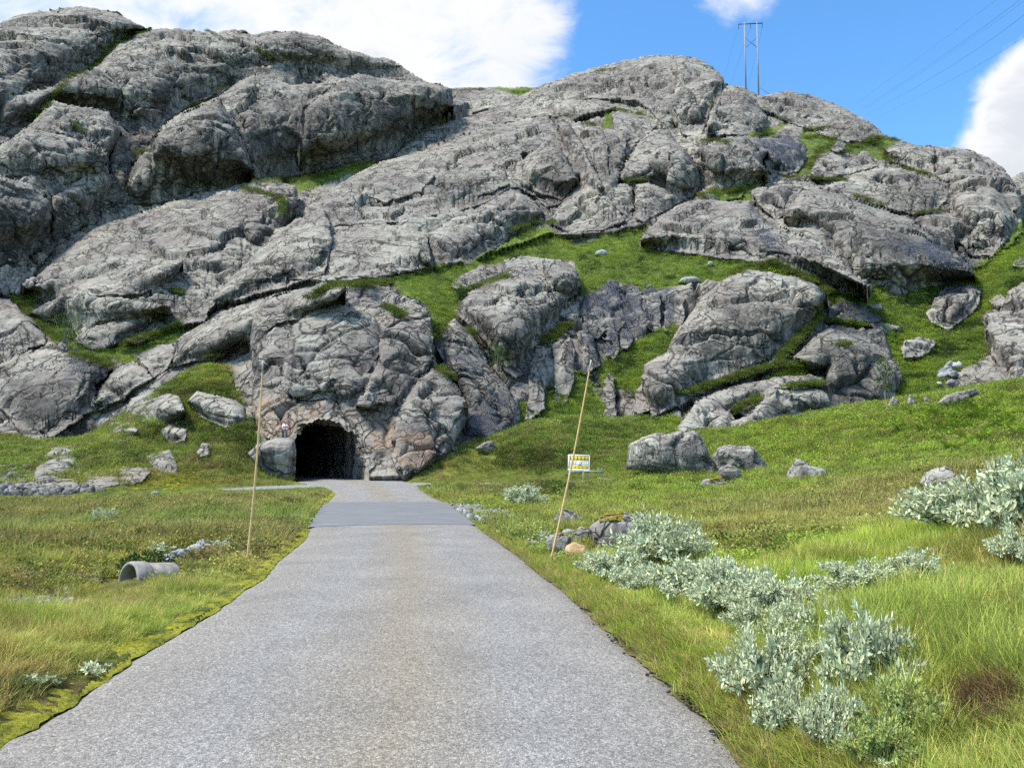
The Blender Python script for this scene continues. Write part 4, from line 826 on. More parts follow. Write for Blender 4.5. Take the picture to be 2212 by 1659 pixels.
T = [
 # cliff with the tunnel
 ('P', [(548, 800), (540, 740), (545, 690), (565, 650), (640, 625), (720, 615), (790, 610), (840, 620), (880, 640), (920, 665), (935, 700), (935, 740), (945, 790), (990, 850), (1007, 905), (985, 960), (960, 1000), (930, 1040), (890, 1070), (800, 1075), (600, 1075), (560, 1010), (540, 920), (545, 850)], {'bulge': .22, 'top': .35, 'side': .12, 'bot': .03, 'hole': True, 'step': 2.0, 'settle': 9}),
 ('4', [(1130, 640), (1140, 540), (1280, 460), (1400, 400), (1600, 330), (1800, 240), (2100, 180), (2250, 200), (2200, 300), (2000, 400), (1800, 440), (1600, 560), (1400, 680), (1250, 680), (1080, 740)], {'bulge': .45, 'push': .25, 'hole': True}),
 ('5', [(-380, 720), (-300, 450), (-150, 340), (0, 320), (130, 330), (230, 400), (280, 520), (250, 640), (200, 800), (80, 960), (0, 940), (-100, 915), (-250, 930), (-370, 900)], {'bulge': .25, 'push': .2, 'hole': True, 'step': 2.0, 'settle': 9}),
 ('5', [(240, 420), (340, 330), (480, 270), (540, 310), (600, 390), (600, 480), (590, 600), (600, 700), (500, 790), (430, 900), (370, 1000), (230, 1000), (100, 960), (190, 800), (260, 650)], {'bulge': .3, 'push': .2, 'hole': True, 'step': 2.0, 'settle': 9}),
 ('5', [(360, 1050), (420, 930), (500, 800), (600, 720), (700, 770), (800, 920), (820, 980), (740, 1060), (720, 1180), (690, 1250), (580, 1380), (480, 1480), (390, 1490), (340, 1300), (350, 1150)], {'bulge': .3, 'push': .2, 'hole': True, 'step': 2.0, 'settle': 9}),
 ('5', [(600, 560), (680, 450), (740, 400), (860, 520), (900, 600), (1000, 740), (1080, 830), (1130, 930), (1160, 1050), (1110, 1150), (1000, 1240), (900, 1260), (720, 1240), (740, 1060), (830, 980), (800, 900), (740, 780), (680, 700)], {'bulge': .4, 'push': .1, 'step': 2.0, 'settle': 7}),
 ('C', [(45, 200), (160, 130), (300, 200), (370, 330), (380, 400), (430, 520), (430, 620), (250, 560), (100, 520), (60, 300)], {'bulge': .35, 'push': .3, 'step': 1.6}),
 # right-hand cliffs
 ('6', [(-30, 470), (20, 410), (100, 280), (300, 130), (420, 85), (560, 110), (720, 130), (850, 180), (920, 250), (880, 370), (780, 510), (640, 620), (560, 740), (380, 790), (200, 830), (60, 920), (-60, 980), (-200, 1040), (-270, 880), (-250, 700), (-120, 620)], {'bulge': .4, 'push': .2, 'top': .4}),
 ('6', [(930, 330), (1030, 280), (1130, 310), (1230, 370), (1300, 420), (1240, 450), (1130, 430), (1000, 420), (930, 400)], {'bulge': .5}),
 ('6', [(1190, 440), (1330, 450), (1390, 470), (1320, 520), (1230, 500)], {'bulge': .5}),
 ('6', [(1560, 380), (1620, 260), (1720, 190), (1850, 190), (1930, 230), (1900, 330), (1800, 430), (1720, 480), (1620, 440)], {'bulge': .5, 'push': .3}),
 ('6', [(1410, 610), (1430, 550), (1540, 530), (1640, 540), (1620, 600), (1540, 660), (1430, 660)], {'bulge': .5, 'push': .3}),
 ('6', [(1180, 310), (1280, 305), (1290, 340), (1230, 350)], {'bulge': .5}),
 ('6', [(700, 660), (850, 520), (950, 450), (1100, 470), (1200, 540), (1320, 620), (1390, 720), (1405, 800), (1340, 1010), (1150, 1060), (950, 1080), (700, 1160), (560, 1200), (330, 1290), (300, 1080), (420, 1040), (480, 950), (560, 860), (720, 870), (910, 850), (930, 720)], {'bulge': .35, 'push': .15}),
 ('6', [(60, 940), (230, 880), (420, 820), (560, 790), (700, 780), (900, 780), (920, 840), (740, 870), (600, 860), (480, 980), (420, 1040), (330, 1000), (280, 1050), (200, 920)], {'bulge': .35}),
 ('6', [(-50, 1120), (90, 940), (200, 900), (300, 1000), (330, 1100), (350, 1290), (200, 1330), (80, 1300), (-60, 1220)], {'bulge': .4, 'push': .2}),
 ('6', [(320, 1120), (420, 1040), (500, 950), (600, 860), (700, 900), (760, 1060), (640, 1160), (420, 1260)], {'bulge': .4, 'push': .2}),
 ('6', [(1950, 470), (1980, 360), (2060, 330), (2100, 230), (2200, 170), (2450, 150), (2700, 200), (2700, 900), (2206, 860), (2120, 840), (2060, 740), (1990, 640), (1980, 560)], {'bulge': .4, 'push': .1}),
 ('6', [(1800, 900), (1880, 760), (1980, 680), (2060, 730), (2110, 810), (2130, 880), (1950, 920)], {'bulge': .5, 'push': .3}),
 ('6', [(1970, 300), (2050, 255), (2110, 290), (2040, 330)], {'bulge': .5}), ('6', [(2130, 60), (2140, 10), (2206, 0), (2260, 30), (2206, 65)], {'bulge': .5}),
]
for win, pts, opt in S: slab(zp(win, pts), **{'lean': 1.25, **opt, 'bulge': opt.get('bulge', .33) * 1.35})
for win, ta, tb, ba, bb, n in RIBS:
    n = max(1, n // 2)
    for k in range(n):
        f0, f1 = k / n, (k + 1) / n; L_ = lambda a, c, f: (a[0] + (c[0] - a[0]) * f, a[1] + (c[1] - a[1]) * f)
        a, c, d, e = L_(ta, tb, f0), L_(ta, tb, f1 - .08 / n), L_(ba, bb, f1 - .05 / n), L_(ba, bb, f0)
        j = rng.uniform(-14, 14, 8); m_ = ((a[0] + c[0]) / 2, (a[1] + c[1]) / 2 - 22 + j[0])
        slab(zp(win, [(a[0] + j[1], a[1] + j[2] + 25), m_, (c[0], c[1] + j[3] + 25), (d[0], d[1] + j[4]), ((d[0] + e[0]) / 2, max(d[1], e[1]) + 10 + j[6]), (e[0], e[1] + j[5])]), bulge=.32, push=.2, top=.4, side=.4, rough=10, step=2.2, seed=3, lean=2)
for win, pts, opt in T: slab(zp(win, pts), **opt)

# ------------------------------------------------------------------ tunnel bore
hp = np.array(HOLE); cen = hp.mean(0)
per = []
for i in range(len(hp)):
    a, c = hp[i], hp[(i + 1) % len(hp)]; k = max(2, int(np.hypot(*(c - a)) / 3.0))
    for f in np.arange(k) / k: per.append(a + (c - a) * f)
per = np.array(per); per = cen + (per - cen) * (1.05 + .03 * fbm(np.stack([np.arange(len(per)) * .17, np.zeros(len(per)), np.zeros(len(per))], -1), 3, seed=5)[:, None])
ri = np.clip(((per[:, 0] - BU[0]) / 5).round().astype(int), 0, len(BU) - 1); rj = np.clip(((per[:, 1] - BV[0]) / 5).round().astype(int), 0, len(BV) - 1)
r_rim = DEP[rj, ri]; r_rim = np.where(r_rim > np.median(r_rim) + 3, np.median(r_rim), r_rim)
for _ in range(3): r_rim = (np.roll(r_rim, 1) + r_rim + np.roll(r_rim, -1)) / 3
ring0 = at(per[:, 0], per[:, 1], r_rim + .35)
rc = ring0.mean(0)
rows = []
for L_ in np.r_[np.linspace(0, 12, 34), np.linspace(13, 46, 22)]:
    flat_plane = rc + np.array([TDIR[0], TDIR[1], 0]) * L_
    k = smooth01(L_ / 4.0)
    pr = ring0 + np.array([TDIR[0], TDIR[1], 0]) * L_
    # past the mouth the rings stand square to the bore
    off = ((ring0 - rc) @ np.array([TDIR[0], TDIR[1], 0]))[:, None] * np.array([TDIR[0], TDIR[1], 0]); pr = pr - off * k
    rows.append(pr)
TB = np.array(rows); sh = TB.shape
nr_ = TB - (rc + np.array([TDIR[0], TDIR[1], 0]) * np.r_[np.linspace(0, 12, 34), np.linspace(13, 46, 22)][:, None])[:, None, :]
nr_[..., 2] *= 1; nr_ /= np.linalg.norm(nr_, axis=-1, keepdims=True) + 1e-9
dsp = rock_relief(TB.reshape(-1, 3) * 1.6, .18, 11, .2).reshape(sh[:2]) * smooth01(np.linspace(0, 1, sh[0]) * 20)[:, None]
TB = TB + nr_ * dsp[..., None]; TB[..., 2] = np.where(np.array(rows)[..., 2] < .55, np.minimum(TB[..., 2], -.12), TB[..., 2])
i_ = np.arange(sh[0] * sh[1]).reshape(sh[:2]); j_ = np.roll(i_, -1, 1)
q = np.stack([i_[:-1], j_[:-1], j_[1:], i_[1:]], -1).reshape(-1, 4)
TBv = TB.reshape(-1, 3); TBv = np.vstack([TBv, TB[-1].mean(0)[None]]); ci = len(TBv) - 1
tr = np.stack([i_[-1], j_[-1], np.full(sh[1], ci)], -1)
me = mesh_np('tunnel', TBv, q, tr)
fattr(me, 'pink', np.zeros(len(TBv))); fattr(me, 'wet', np.zeros(len(TBv)))
link('tunnel_bore', me, m_rock, mountain)
# ------------------------------------------------------------------ ground distances into the depth record, for things standing on the hillside
gu = np.arange(-200, 2400, 25.0); gv = np.arange(785, 1106, 15.0); GU, GV = np.meshgrid(gu, gv)
_, gr_ = ground_hit(GU.ravel(), GV.ravel()); gr_ = gr_.reshape(GU.shape)
ii = np.clip(((BUg - gu[0]) / 25), 0, len(gu) - 1.001); jj = np.clip(((BVg - gv[0]) / 15), 0, len(gv) - 1.001)
i0 = ii.astype(int); j0 = jj.astype(int); fi_ = ii - i0; fj_ = jj - j0
gd = (gr_[j0, i0] * (1 - fi_) + gr_[j0, i0 + 1] * fi_) * (1 - fj_) + (gr_[j0 + 1, i0] * (1 - fi_) + gr_[j0 + 1, i0 + 1] * fi_) * fj_
DEP_M = DEP.copy()
DEP = np.where((BVg > 785) & (gd < 97), np.minimum(DEP, gd), DEP)
def dep_at(px, py):
    return float(DEP[int(np.clip(round((py - BV[0]) / 5), 0, len(BV) - 1)), int(np.clip(round((px - BU[0]) / 5), 0, len(BU) - 1))])

# ------------------------------------------------------------------ rock outcrops in the turf left of the tunnel
OUT = [('D', [(165, 1470), (235, 1310), (330, 1195), (440, 1172), (515, 1220), (505, 1340), (400, 1360), (280, 1440)], 'long grey rock outcrop sloping down above the left scree'),
       ('D', [(280, 1460), (300, 1390), (380, 1330), (480, 1340), (500, 1430), (400, 1470)], 'low grey outcrop at the foot of the long left outcrop'),
       ('D', [(660, 1130), (700, 1040), (760, 1010), (850, 1020), (880, 1080), (800, 1120)], 'ribbed grey rock outcrop on the middle of the left grass hill'),
       ('D', [(780, 960), (830, 880), (930, 845), (1060, 840), (1140, 870), (1180, 930), (1120, 1030), (1000, 1020), (880, 990)], 'pale rock outcrop under the dark heather brow of the left hill'),
       ('D', [(1190, 900), (1250, 835), (1380, 862), (1500, 895), (1560, 940), (1560, 1040), (1490, 1060), (1390, 1020), (1280, 970)], 'broad pinkish grey rock face left of the tunnel pole'),
       ('D', [(1530, 940), (1610, 930), (1620, 1050), (1540, 1050)], 'dark wet rock slab beside the pink tunnel rock'),
       ('D', [(920, 1250), (1010, 1220), (1080, 1205), (1130, 1280), (1120, 1330), (1000, 1340)], 'brownish rock lump low on the left grass hill'),
       ('D', [(520, 1410), (540, 1340), (640, 1330), (740, 1320), (760, 1400), (640, 1420)], 'cracked grey rocks at the hill foot above the yellow moss'),
       ('D', [(750, 1400), (760, 1330), (900, 1310), (980, 1330), (900, 1380)], 'low flat rock right of the cracked rocks at the hill foot'),
       ('D', [(1250, 1200), (1280, 1165), (1330, 1170), (1335, 1215), (1270, 1225)], 'small round rock in the grass below the tunnel sign'),
       ('D', [(1020, 1090), (1080, 1050), (1190, 1080), (1180, 1125), (1080, 1145)], 'dark rock patch in heather on the left hill'),
       ('D', [(500, 1120), (540, 1100), (590, 1105), (560, 1140)], 'small pale rock high on the left grass slope')]
for win, pts, lab in OUT:
    pts = [(a_, c_ + 26 if c_ > sum(z_[1] for z_ in pts) / len(pts) else c_ - 8) for a_, c_ in pts]
    o = slab(zp(win, pts), bulge=.85, step=1.8, push=.28, top=.5, side=.4, rough=3, name='rock_outcrop', parent=False, settle=2.2, lean=5, foot=.25, seed=5, record=False, amp=.6)
    tag(o, lab, 'rock', 'outcrops on the left hill')
o = slab(zp('C', [(0, 740), (110, 630), (330, 562), (500, 556), (565, 590), (580, 700), (580, 805), (545, 815), (545, 930), (556, 1120), (380, 1120), (250, 1000), (100, 860)]), bulge=.5, step=1.4, top=.22, side=.10, rough=1.5, name='rock_block', parent=False, fixed_r=57.2, foot=.8, seed=8, record=False, amp=.35)
tag(o, 'pale square rock block at the left edge of the tunnel mouth', 'rock')

# ------------------------------------------------------------------ boulders and stones
def ico(sub):
    bm = bmesh.new(); bmesh.ops.create_icosphere(bm, subdivisions=sub, radius=1.0); bm.verts.ensure_lookup_table()
    v = np.array([x.co[:] for x in bm.verts]); f = np.array([[y.index for y in x.verts] for x in bm.faces]); bm.free(); return v, f
ICO = {k: ico(k) for k in (2, 3, 4, 5)}
def boulder(name, poly, label, cat='boulder', group=None, sub=5, depth=.8, mat=None, sink=.10, seed=0, cube=.75, rel=1.0, rr=None):
    poly = np.array(poly, float); cx = (poly[:, 0].max() + poly[:, 0].min()) / 2; cy = poly[:, 1].min() * .45 + poly[:, 1].max() * .55; by = poly[:, 1].max()
    if rr is None: _, r = ground_hit(cx, by - 1.0); r = float(r[0])
    else: r = rr
    hgt = (by - poly[:, 1].min()); wid = poly[:, 0].max() - poly[:, 0].min()
    mpp = r / FPX
    v, f = ICO[sub]
    th = np.arctan2(v[:, 2], v[:, 0]); s = np.hypot(v[:, 0], v[:, 2])
    # radius of the outline in each direction
    rad = np.zeros(len(v)); P = np.vstack([poly, poly[:1]])
    dx, dy = np.cos(th), -np.sin(th)
    for i in range(len(poly)):
        ax, ay = P[i] - (cx, cy); ex, ey = P[i + 1] - P[i]; den = dx * ey - dy * ex
        with np.errstate(all='ignore'):
            tt = (ax * ey - ay * ex) / den; uu = (ax * dy - ay * dx) / den
        ok = (np.abs(den) > 1e-9) & (tt > 0) & (uu >= -1e-6) & (uu <= 1 + 1e-6); rad = np.where(ok, np.maximum(rad, np.where(ok, tt, 0)), rad)
    rad = np.where(rad <= 0, min(wid, hgt) / 2, rad)
    down = np.clip(-v[:, 2], 0, 1); rad = rad * (1 + sink * down)
    k = s ** cube
    X = np.cos(th) * rad * k * mpp; Zz = np.sin(th) * rad * k * mpp
    D = depth * .5 * (wid + hgt) / 2 * mpp * 1.1; Yd = -np.sign(v[:, 1]) * np.abs(v[:, 1]) ** cube * D
    pts = np.stack([X, -Yd, Zz], -1)
    nv = v / np.array([1, 1, 1.0]); sz = max(wid, hgt) * mpp
    q = pts + 13.7 * seed
    f1, ed, idv, dv = voro((q / sz * 3.2 + fbm(q / sz * 2, 2, seed=seed)[:, None] * .25).astype(np.float32), seed + 3)
    h = (dv * tilt(idv)).sum(-1) * .085 - .03 * np.exp(-(ed / .05) ** 2) + fbm(q / sz * 3.0, 4, gain=.55, seed=seed + 1) * .035
    f1, ed, idv, dv = voro((q / sz * 9).astype(np.float32), seed + 5); h += (dv * tilt(idv)).sum(-1) * .022 - .008 * np.exp(-(ed / .08) ** 2)
    pts = pts + nv * (h * sz * rel * .62)[:, None]
    az_ = math.atan2(*[float(x) for x in ray(cx, by)[:2]])
    base = at(cx, by, r); zc = (by - cy) * mpp
    pts[:, 2] += zc
    me = mesh_np(name, pts, None, f)
    nn = len(pts); fattr(me, 'pink', np.zeros(nn)); fattr(me, 'wet', np.zeros(nn))
    o = link(name, me, mat or m_boulder); o.location = tuple(base + np.array([math.sin(az_), math.cos(az_), 0]) * D * .55); o.rotation_euler = (0, 0, -az_)
    tag(o, label, cat, group); return o
m_orange, t, b = new_mat('fresh_orange_stone', .85, .3)
v_ = objvec(t); n_ = noise(t, v_, 6, 5, .65, .4)
lk(t, ramp(t, n_, [(.3, (.30, .20, .11)), (.5, (.50, .33, .17)), (.7, (.62, .47, .30))]), b.inputs['Base Color']); bump(t, b, noise(t, v_, 14, 5, .7), .5, .04)
m_pale, t, b = new_mat('pale_stone', .85, .3)
v_ = objvec(t); oi = N(t, 'ShaderNodeObjectInfo'); n_ = math_n(t, 'ADD', noise(t, v_, 9, 5, .65, .3), math_n(t, 'MULTIPLY', math_n(t, 'SUBTRACT', oi.outputs['Random'], .5), .35))
lk(t, ramp(t, n_, [(.25, (.13, .15, .155)), (.5, (.27, .285, .285)), (.75, (.46, .46, .44))]), b.inputs['Base Color']); bump(t, b, noise(t, v_, 24, 4, .7), .4, .02)
G1 = 'boulders on the right meadow'
BL = [('E', [(375, 360), (380, 290), (410, 230), (500, 205), (620, 188), (690, 190), (720, 240), (770, 350), (778, 395), (700, 408), (600, 395), (540, 378), (450, 370)], 'largest grey boulder, house sized, on the meadow right of the barrier', 5, .75, None),
      ('E', [(770, 300), (800, 270), (850, 255), (950, 265), (1000, 330), (1025, 392), (900, 388), (800, 370)], 'wide flat-topped boulder just right of the largest boulder', 5, .8, None),
      ('E', [(783, 412), (800, 360), (845, 340), (890, 370), (902, 410), (850, 418)], 'small rounded boulder in front of the wide flat-topped one', 4, .9, None),
      ('E', [(710, 440), (730, 410), (800, 405), (850, 430), (905, 465), (800, 466), (740, 458)], 'low mossy slab stone in front of the largest boulder', 4, .9, None),
      ('E', [(1103, 440), (1130, 370), (1165, 320), (1220, 350), (1280, 370), (1297, 428), (1200, 436)], 'pointed dark boulder standing alone in the middle of the meadow', 5, .8, None),
      ('E', [(1755, 432), (1780, 388), (1850, 365), (1900, 410), (1940, 458), (1850, 468), (1780, 455)], 'triangular grey boulder near the right willow thicket', 5, .8, None),
      ('E', [(195, 650), (240, 602), (300, 582), (380, 575), (450, 610), (525, 655), (530, 725), (400, 745), (300, 745), (220, 725)], 'big pale boulder with yellow moss on top beside the roadside willows', 5, .8, None),
      ('E', [(20, 610), (35, 585), (60, 548), (110, 558), (172, 604), (120, 640), (50, 636)], 'pale jagged boulder behind the right snow pole', 4, .9, None),
      ('E', [(78, 745), (90, 722), (120, 705), (170, 728), (222, 788), (160, 798), (90, 772)], 'bright orange stone at the foot of the right snow pole', 4, .9, m_orange),
      ('E', [(108, 725), (112, 670), (150, 636), (196, 640), (204, 730), (150, 738)], 'square grey block between orange stone and mossy boulder', 4, .8, None),
      ('E', [(-12, 700), (20, 672), (60, 658), (104, 684), (112, 740), (60, 762), (0, 745)], 'dark mossy block left of the orange stone', 4, .8, None),
      ('E', [(-70, 668), (-40, 650), (0, 655), (10, 680), (-30, 690)], 'small grey stone left of the snow pole in the ditch', 3, .9, m_pale),
      ('E', [(60, 655), (90, 640), (130, 645), (120, 668), (80, 672)], 'flat pale stone between the jagged and the mossy boulder', 3, .9, m_pale),
      ('6', [(1650, 975), (1680, 945), (1720, 912), (1800, 890), (1870, 880), (1882, 915), (1800, 950), (1700, 992)], 'tilted grey rock slab lying on the crest of the grass mound', 4, .6, None),
      ('6', [(1305, 1000), (1360, 920), (1392, 960), (1390, 1000)], 'pointed rock at the left end of the mound crest', 4, .8, None),
      ('6', [(1365, 905), (1420, 880), (1442, 920), (1405, 948)], 'dark stone just above the pointed rock on the crest', 3, .8, None),
      ('6', [(1448, 985), (1470, 902), (1505, 950), (1505, 985)], 'narrow upright rock in the middle of the mound crest', 4, .8, None),
      ('6', [(1543, 965), (1570, 912), (1602, 950), (1600, 965)], 'small triangular rock right of the upright crest rock', 3, .8, None),
      ('6', [(1590, 1090), (1600, 1045), (1625, 1040), (1625, 1085)], 'little dark stone in grass below the tilted slab', 3, .8, None),
      ('6', [(1820, 1150), (1840, 1130), (1875, 1128), (1870, 1148)], 'small flat stone among the ferns on the right slope', 3, .8, m_pale),
      ('E', [(780, 520), (785, 505), (800, 505), (798, 525)], 'tiny dark stone in the green meadow shrubs', 3, .8, None),
      ('E', [(870, 775), (880, 758), (915, 755), (915, 778)], 'pale stone in the bare soil behind the willows', 3, .8, m_pale),
      ('E', [(700, 500), (720, 488), (760, 492), (730, 505)], 'thin flat stone in grass below the mossy slab', 3, .8, m_pale),
      ('P', [(178, 1107), (180, 1098), (192, 1094), (208, 1094), (210, 1100), (194, 1107)], 'flat tan stone above the small left willow', 4, .8, m_orange),
      ('P', [(172, 1094), (178, 1088), (186, 1087), (184, 1094)], 'small white stone beside the flat tan stone', 3, .8, m_pale),
      ('P', [(310, 1094), (316, 1086), (330, 1083), (328, 1094)], 'blue grey stone in the moss left of the tunnel road', 3, .8, m_pale),
      ('P', [(-8, 1334), (0, 1324), (18, 1322), (24, 1330), (10, 1338)], 'pale pink stone at the left picture edge by the ditch', 3, .8, m_orange),
      ('P', [(323, 1068), (330, 1062), (342, 1063), (340, 1070)], 'small grey stone at the edge of the yellow moss', 3, .8, m_pale),
      ('5', [(870, 1240), (930, 1195), (990, 1190), (1000, 1250), (940, 1265)], 'pinkish stone in the grass below the dark wedge cliff', 4, .8, None)]
BO = {}
for i, (win, pts, lab, sub, dp, mt) in enumerate(BL):
    BO[lab] = boulder('boulder' if sub > 3 else 'stone', zp(win, pts), lab, 'boulder' if sub > 3 else 'stone', G1 if win == 'E' else None, sub, dp, mt, seed=i + 2)
m_rmoss, t, b = new_mat('rock_moss', .95, .1); v_ = objvec(t); n_ = noise(t, v_, 16, 5, .75)
lk(t, ramp(t, n_, [(.32, (.06, .055, .015)), (.48, (.20, .17, .025)), (.62, (.38, .31, .04))]), b.inputs['Base Color']); bump(t, b, n_, 1.0, .04)
for lab, side, cnt in (('big pale boulder with yellow moss on top beside the roadside willows', -.25, 26), ('low mossy slab stone in front of the largest boulder', 0, 14), ('dark mossy block left of the orange stone', .1, 16)):
    o = BO[lab]; co = np.array([v.co[:] for v in o.data.vertices]); ext = co.max(0) - co.min(0); sc_b = max(ext[0], ext[2])
    sel = co[(co[:, 2] > co[:, 2].min() + .80 * ext[2]) & (np.abs(co[:, 0] / ext[0] - side) < .22)]; sel = sel[rng.integers(0, len(sel), cnt)]; Vm, Tm = [], []
    for k, p_ in enumerate(sel):
        v, f = ICO[2]; sz = sc_b * rng.uniform(.035, .075); Vm.append(v * np.array([1, 1, .35]) * sz * (1 + .3 * fbm(v * 2 + k, 2, seed=k))[:, None] + p_); Tm.append(f + k * len(v))
    link('moss', mesh_np('moss', np.vstack(Vm), None, np.vstack(Tm)), m_rmoss, o)
# stones lying on the mountain's terraces
for i, (px, py, wd, hg_, lab) in enumerate([(1300, 550, 32, 12, 'white stone on the grass terrace below the summit'), (1489, 608, 50, 12, 'flat pale boulder at the lower edge of the grass terrace'), (1535, 571, 14, 7, 'small stone on the right part of the terrace')]):
    boulder('stone', [(px - wd / 2, py), (px - wd / 3, py - hg_ * .8), (px, py - hg_), (px + wd / 3, py - hg_ * .7), (px + wd / 2, py), (px, py + 3)], lab, 'stone', None, 4, .8, m_pale, seed=50 + i, rr=dep_at(px, py) - .3)
# rubble by the culvert: loose stones one can count
def stone_mesh(name, seed, sub=2):
    v, f = ICO[sub]; sc = np.array([1.0, .75, .55]) * (1 + .25 * (np.random.default_rng(seed).random(3) - .5))
    f1, ed, idv, dv = voro((v * 1.1 + seed * 3.1).astype(np.float32), seed); h = (dv * tilt(idv)).sum(-1) * .35
    return mesh_np(name, v * sc * (1 + h)[:, None], None, f, smooth=False)
STM = [stone_mesh('stone', 90 + k, 3) for k in range(5)]
for me in STM: me.materials.append(m_pale)
for k in range(34):
    f = rng.random(); px = 345 + 112 * f + rng.normal(0, 4); py = 1214 - 32 * f + rng.normal(0, 4.0) + (1 - f) * 4
    q_, r_ = ground_hit(px, py); q_ = q_[0]; o = link('rubble_stone', STM[k % 5]); sz = rng.uniform(.05, .11)
    o.location = (q_[0], q_[1], q_[2] + sz * .55); o.scale = (sz, sz, sz); o.rotation_euler = (rng.normal(0, .3), rng.normal(0, .3), rng.random() * 6.28)
    tag(o, 'loose grey stone in the rubble strip above the concrete culvert', 'stone', 'rubble above the culvert')
for k in range(16):
    px = 2030 + rng.random() * 38 + rng.normal(0, 6); py = 785 + rng.random() * 50; r_ = dep_at(px, py) - .8
    o = link('scree_block', STM[k % 5]); sz = rng.uniform(.25, .6); o.location = tuple(at(px, py, r_)); o.scale = (sz, sz, sz); o.rotation_euler = (rng.normal(0, .5), rng.normal(0, .5), rng.random() * 6.28)
    tag(o, 'loose grey block in the small rockfall below the right cliff', 'stone', 'rockfall below the right cliff')

# ------------------------------------------------------------------ small builders
def tube(pts, radii, sides=8, cap=True):
    pts = np.asarray(pts, float); n = len(pts); radii = np.broadcast_to(radii, n)
    tg = np.gradient(pts, axis=0); tg /= np.linalg.norm(tg, axis=1, keepdims=True) + 1e-12
    ref = np.array([0, 0, 1.0]) if abs(tg[0, 2]) < .9 else np.array([1.0, 0, 0])
    a = np.cross(tg, ref); a /= np.linalg.norm(a, axis=1, keepdims=True) + 1e-12; b_ = np.cross(a, tg)
    th = np.arange(sides) * 2 * math.pi / sides
    V = pts[:, None] + radii[:, None, None] * (np.cos(th)[None, :, None] * a[:, None] + np.sin(th)[None, :, None] * b_[:, None])
    V = V.reshape(-1, 3); i_ = np.arange(n * sides).reshape(n, sides); j_ = np.roll(i_, -1, 1)
    q = np.stack([i_[:-1], j_[:-1], j_[1:], i_[1:]], -1).reshape(-1, 4); tr = np.zeros((0, 3), int)
    if cap:
        V = np.vstack([V, pts[:1], pts[-1:]]); c0, c1 = n * sides, n * sides + 1
        tr = np.vstack([np.stack([j_[0], i_[0], np.full(sides, c0)], -1), np.stack([i_[-1], j_[-1], np.full(sides, c1)], -1)])
    return V, q, tr
class MB:
    def __init__(s): s.V = []; s.Q = []; s.T = []; s.n = 0
    def add(s, V, q=None, tr=None):
        if q is not None and len(q): s.Q.append(np.asarray(q) + s.n)
        if tr is not None and len(tr): s.T.append(np.asarray(tr) + s.n)
        s.V.append(np.asarray(V)); s.n += len(V); return s
    def tube(s, *a, **k): return s.add(*tube(*a, **k))
    def box(s, c, d, bev=.006):
        bm = bmesh.new(); bmesh.ops.create_cube(bm, size=1.0)
        for v in bm.verts: v.co = Vector((v.co.x * d[0], v.co.y * d[1], v.co.z * d[2]))
        if bev: bmesh.ops.bevel(bm, geom=bm.edges[:], offset=min(bev, min(d) * .3), segments=1, affect='EDGES')
        bmesh.ops.triangulate(bm, faces=bm.faces[:]); bm.verts.index_update()
        V = np.array([v.co[:] for v in bm.verts]) + np.array(c); T_ = np.array([[v.index for v in f.verts] for f in bm.faces]); bm.free()
        return s.add(V, None, T_)
    def build(s, name, mat, parent=None, smooth=False):
        me = mesh_np(name, np.vstack(s.V), np.vstack(s.Q) if s.Q else None, np.vstack(s.T) if s.T else None, smooth); return link(name, me, mat, parent)
def plain(name, col, rough=.6, metal=0.0, var=.12, sc=20):
    m, t, b = new_mat(name, rough, .4); b.inputs['Metallic'].default_value = metal
    n_ = noise(t, objvec(t), sc, 5, .65); c = mixc(t, ramp(t, n_, [(.3, 0.0), (.7, 1.0)]), tuple(x * (1 - var) for x in col), tuple(min(1, x * (1 + var)) for x in col)); lk(t, c, b.inputs['Base Color']); return m
m_bamboo = plain('bamboo', (.66, .46, .20), .55, 0, .22, 12); m_white = plain('white_plastic', (.84, .84, .81), .5, 0, .06); m_yellow = plain('yellow_film', (.85, .62, .02), .45, 0, .06); m_ochre = plain('dark_stripe', (.30, .17, .02), .5)
m_galv = plain('galvanised_steel', (.42, .46, .48), .45, .5, .12); m_black = plain('black_print', (.02, .02, .022), .6); m_red = plain('red_film', (.68, .03, .03), .5); m_conc = plain('concrete', (.28, .265, .23), .9, 0, .45, 7)
m_polewood = plain('weathered_pole', (.30, .29, .27), .85, 0, .2, 4); m_dsteel = plain('dark_steel', (.05, .09, .13), .5, .3); m_cable = plain('cable', (.07, .10, .16), .6); m_plank = plain('weathered_plank', (.46, .42, .36), .9, 0, .25, 14)

# ------------------------------------------------------------------ snow poles
def snow_pole(pb, pt, label):
    q_, r_ = ground_hit(*pb); base = q_[0]; r_ = float(r_[0]); top = at(pt[0], pt[1], r_)
    n = 40; f = np.linspace(-.08, 1, n); ax = top - base; side = np.cross(ax, [0, 1, 0]); side /= np.linalg.norm(side)
    pts = base + ax * f[:, None] + side * (np.sin(np.clip(f, 0, 1) * math.pi) * -.025)[:, None]
    rad = .0185 - .0075 * np.clip(f, 0, 1); rad = rad + .0025 * (np.abs((f * 11) % 1 - .5) > .44)
    root = empty('snow_pole', tuple(base)); b_ = MB().tube(pts - base, rad, 10).build('cane', m_bamboo, root, True)
    MB().tube((pts - base)[-3:], rad[-3:] + .0012, 10).build('tip', m_plank, root, True)
    tag(root, label, 'snow pole', 'snow poles along the road')
snow_pole((533, 1222), (568, 780), 'thin bamboo snow pole on the left verge of the road')
snow_pole((1190, 1210), (1277, 778), 'leaning bamboo snow pole on the right verge by the orange stone')

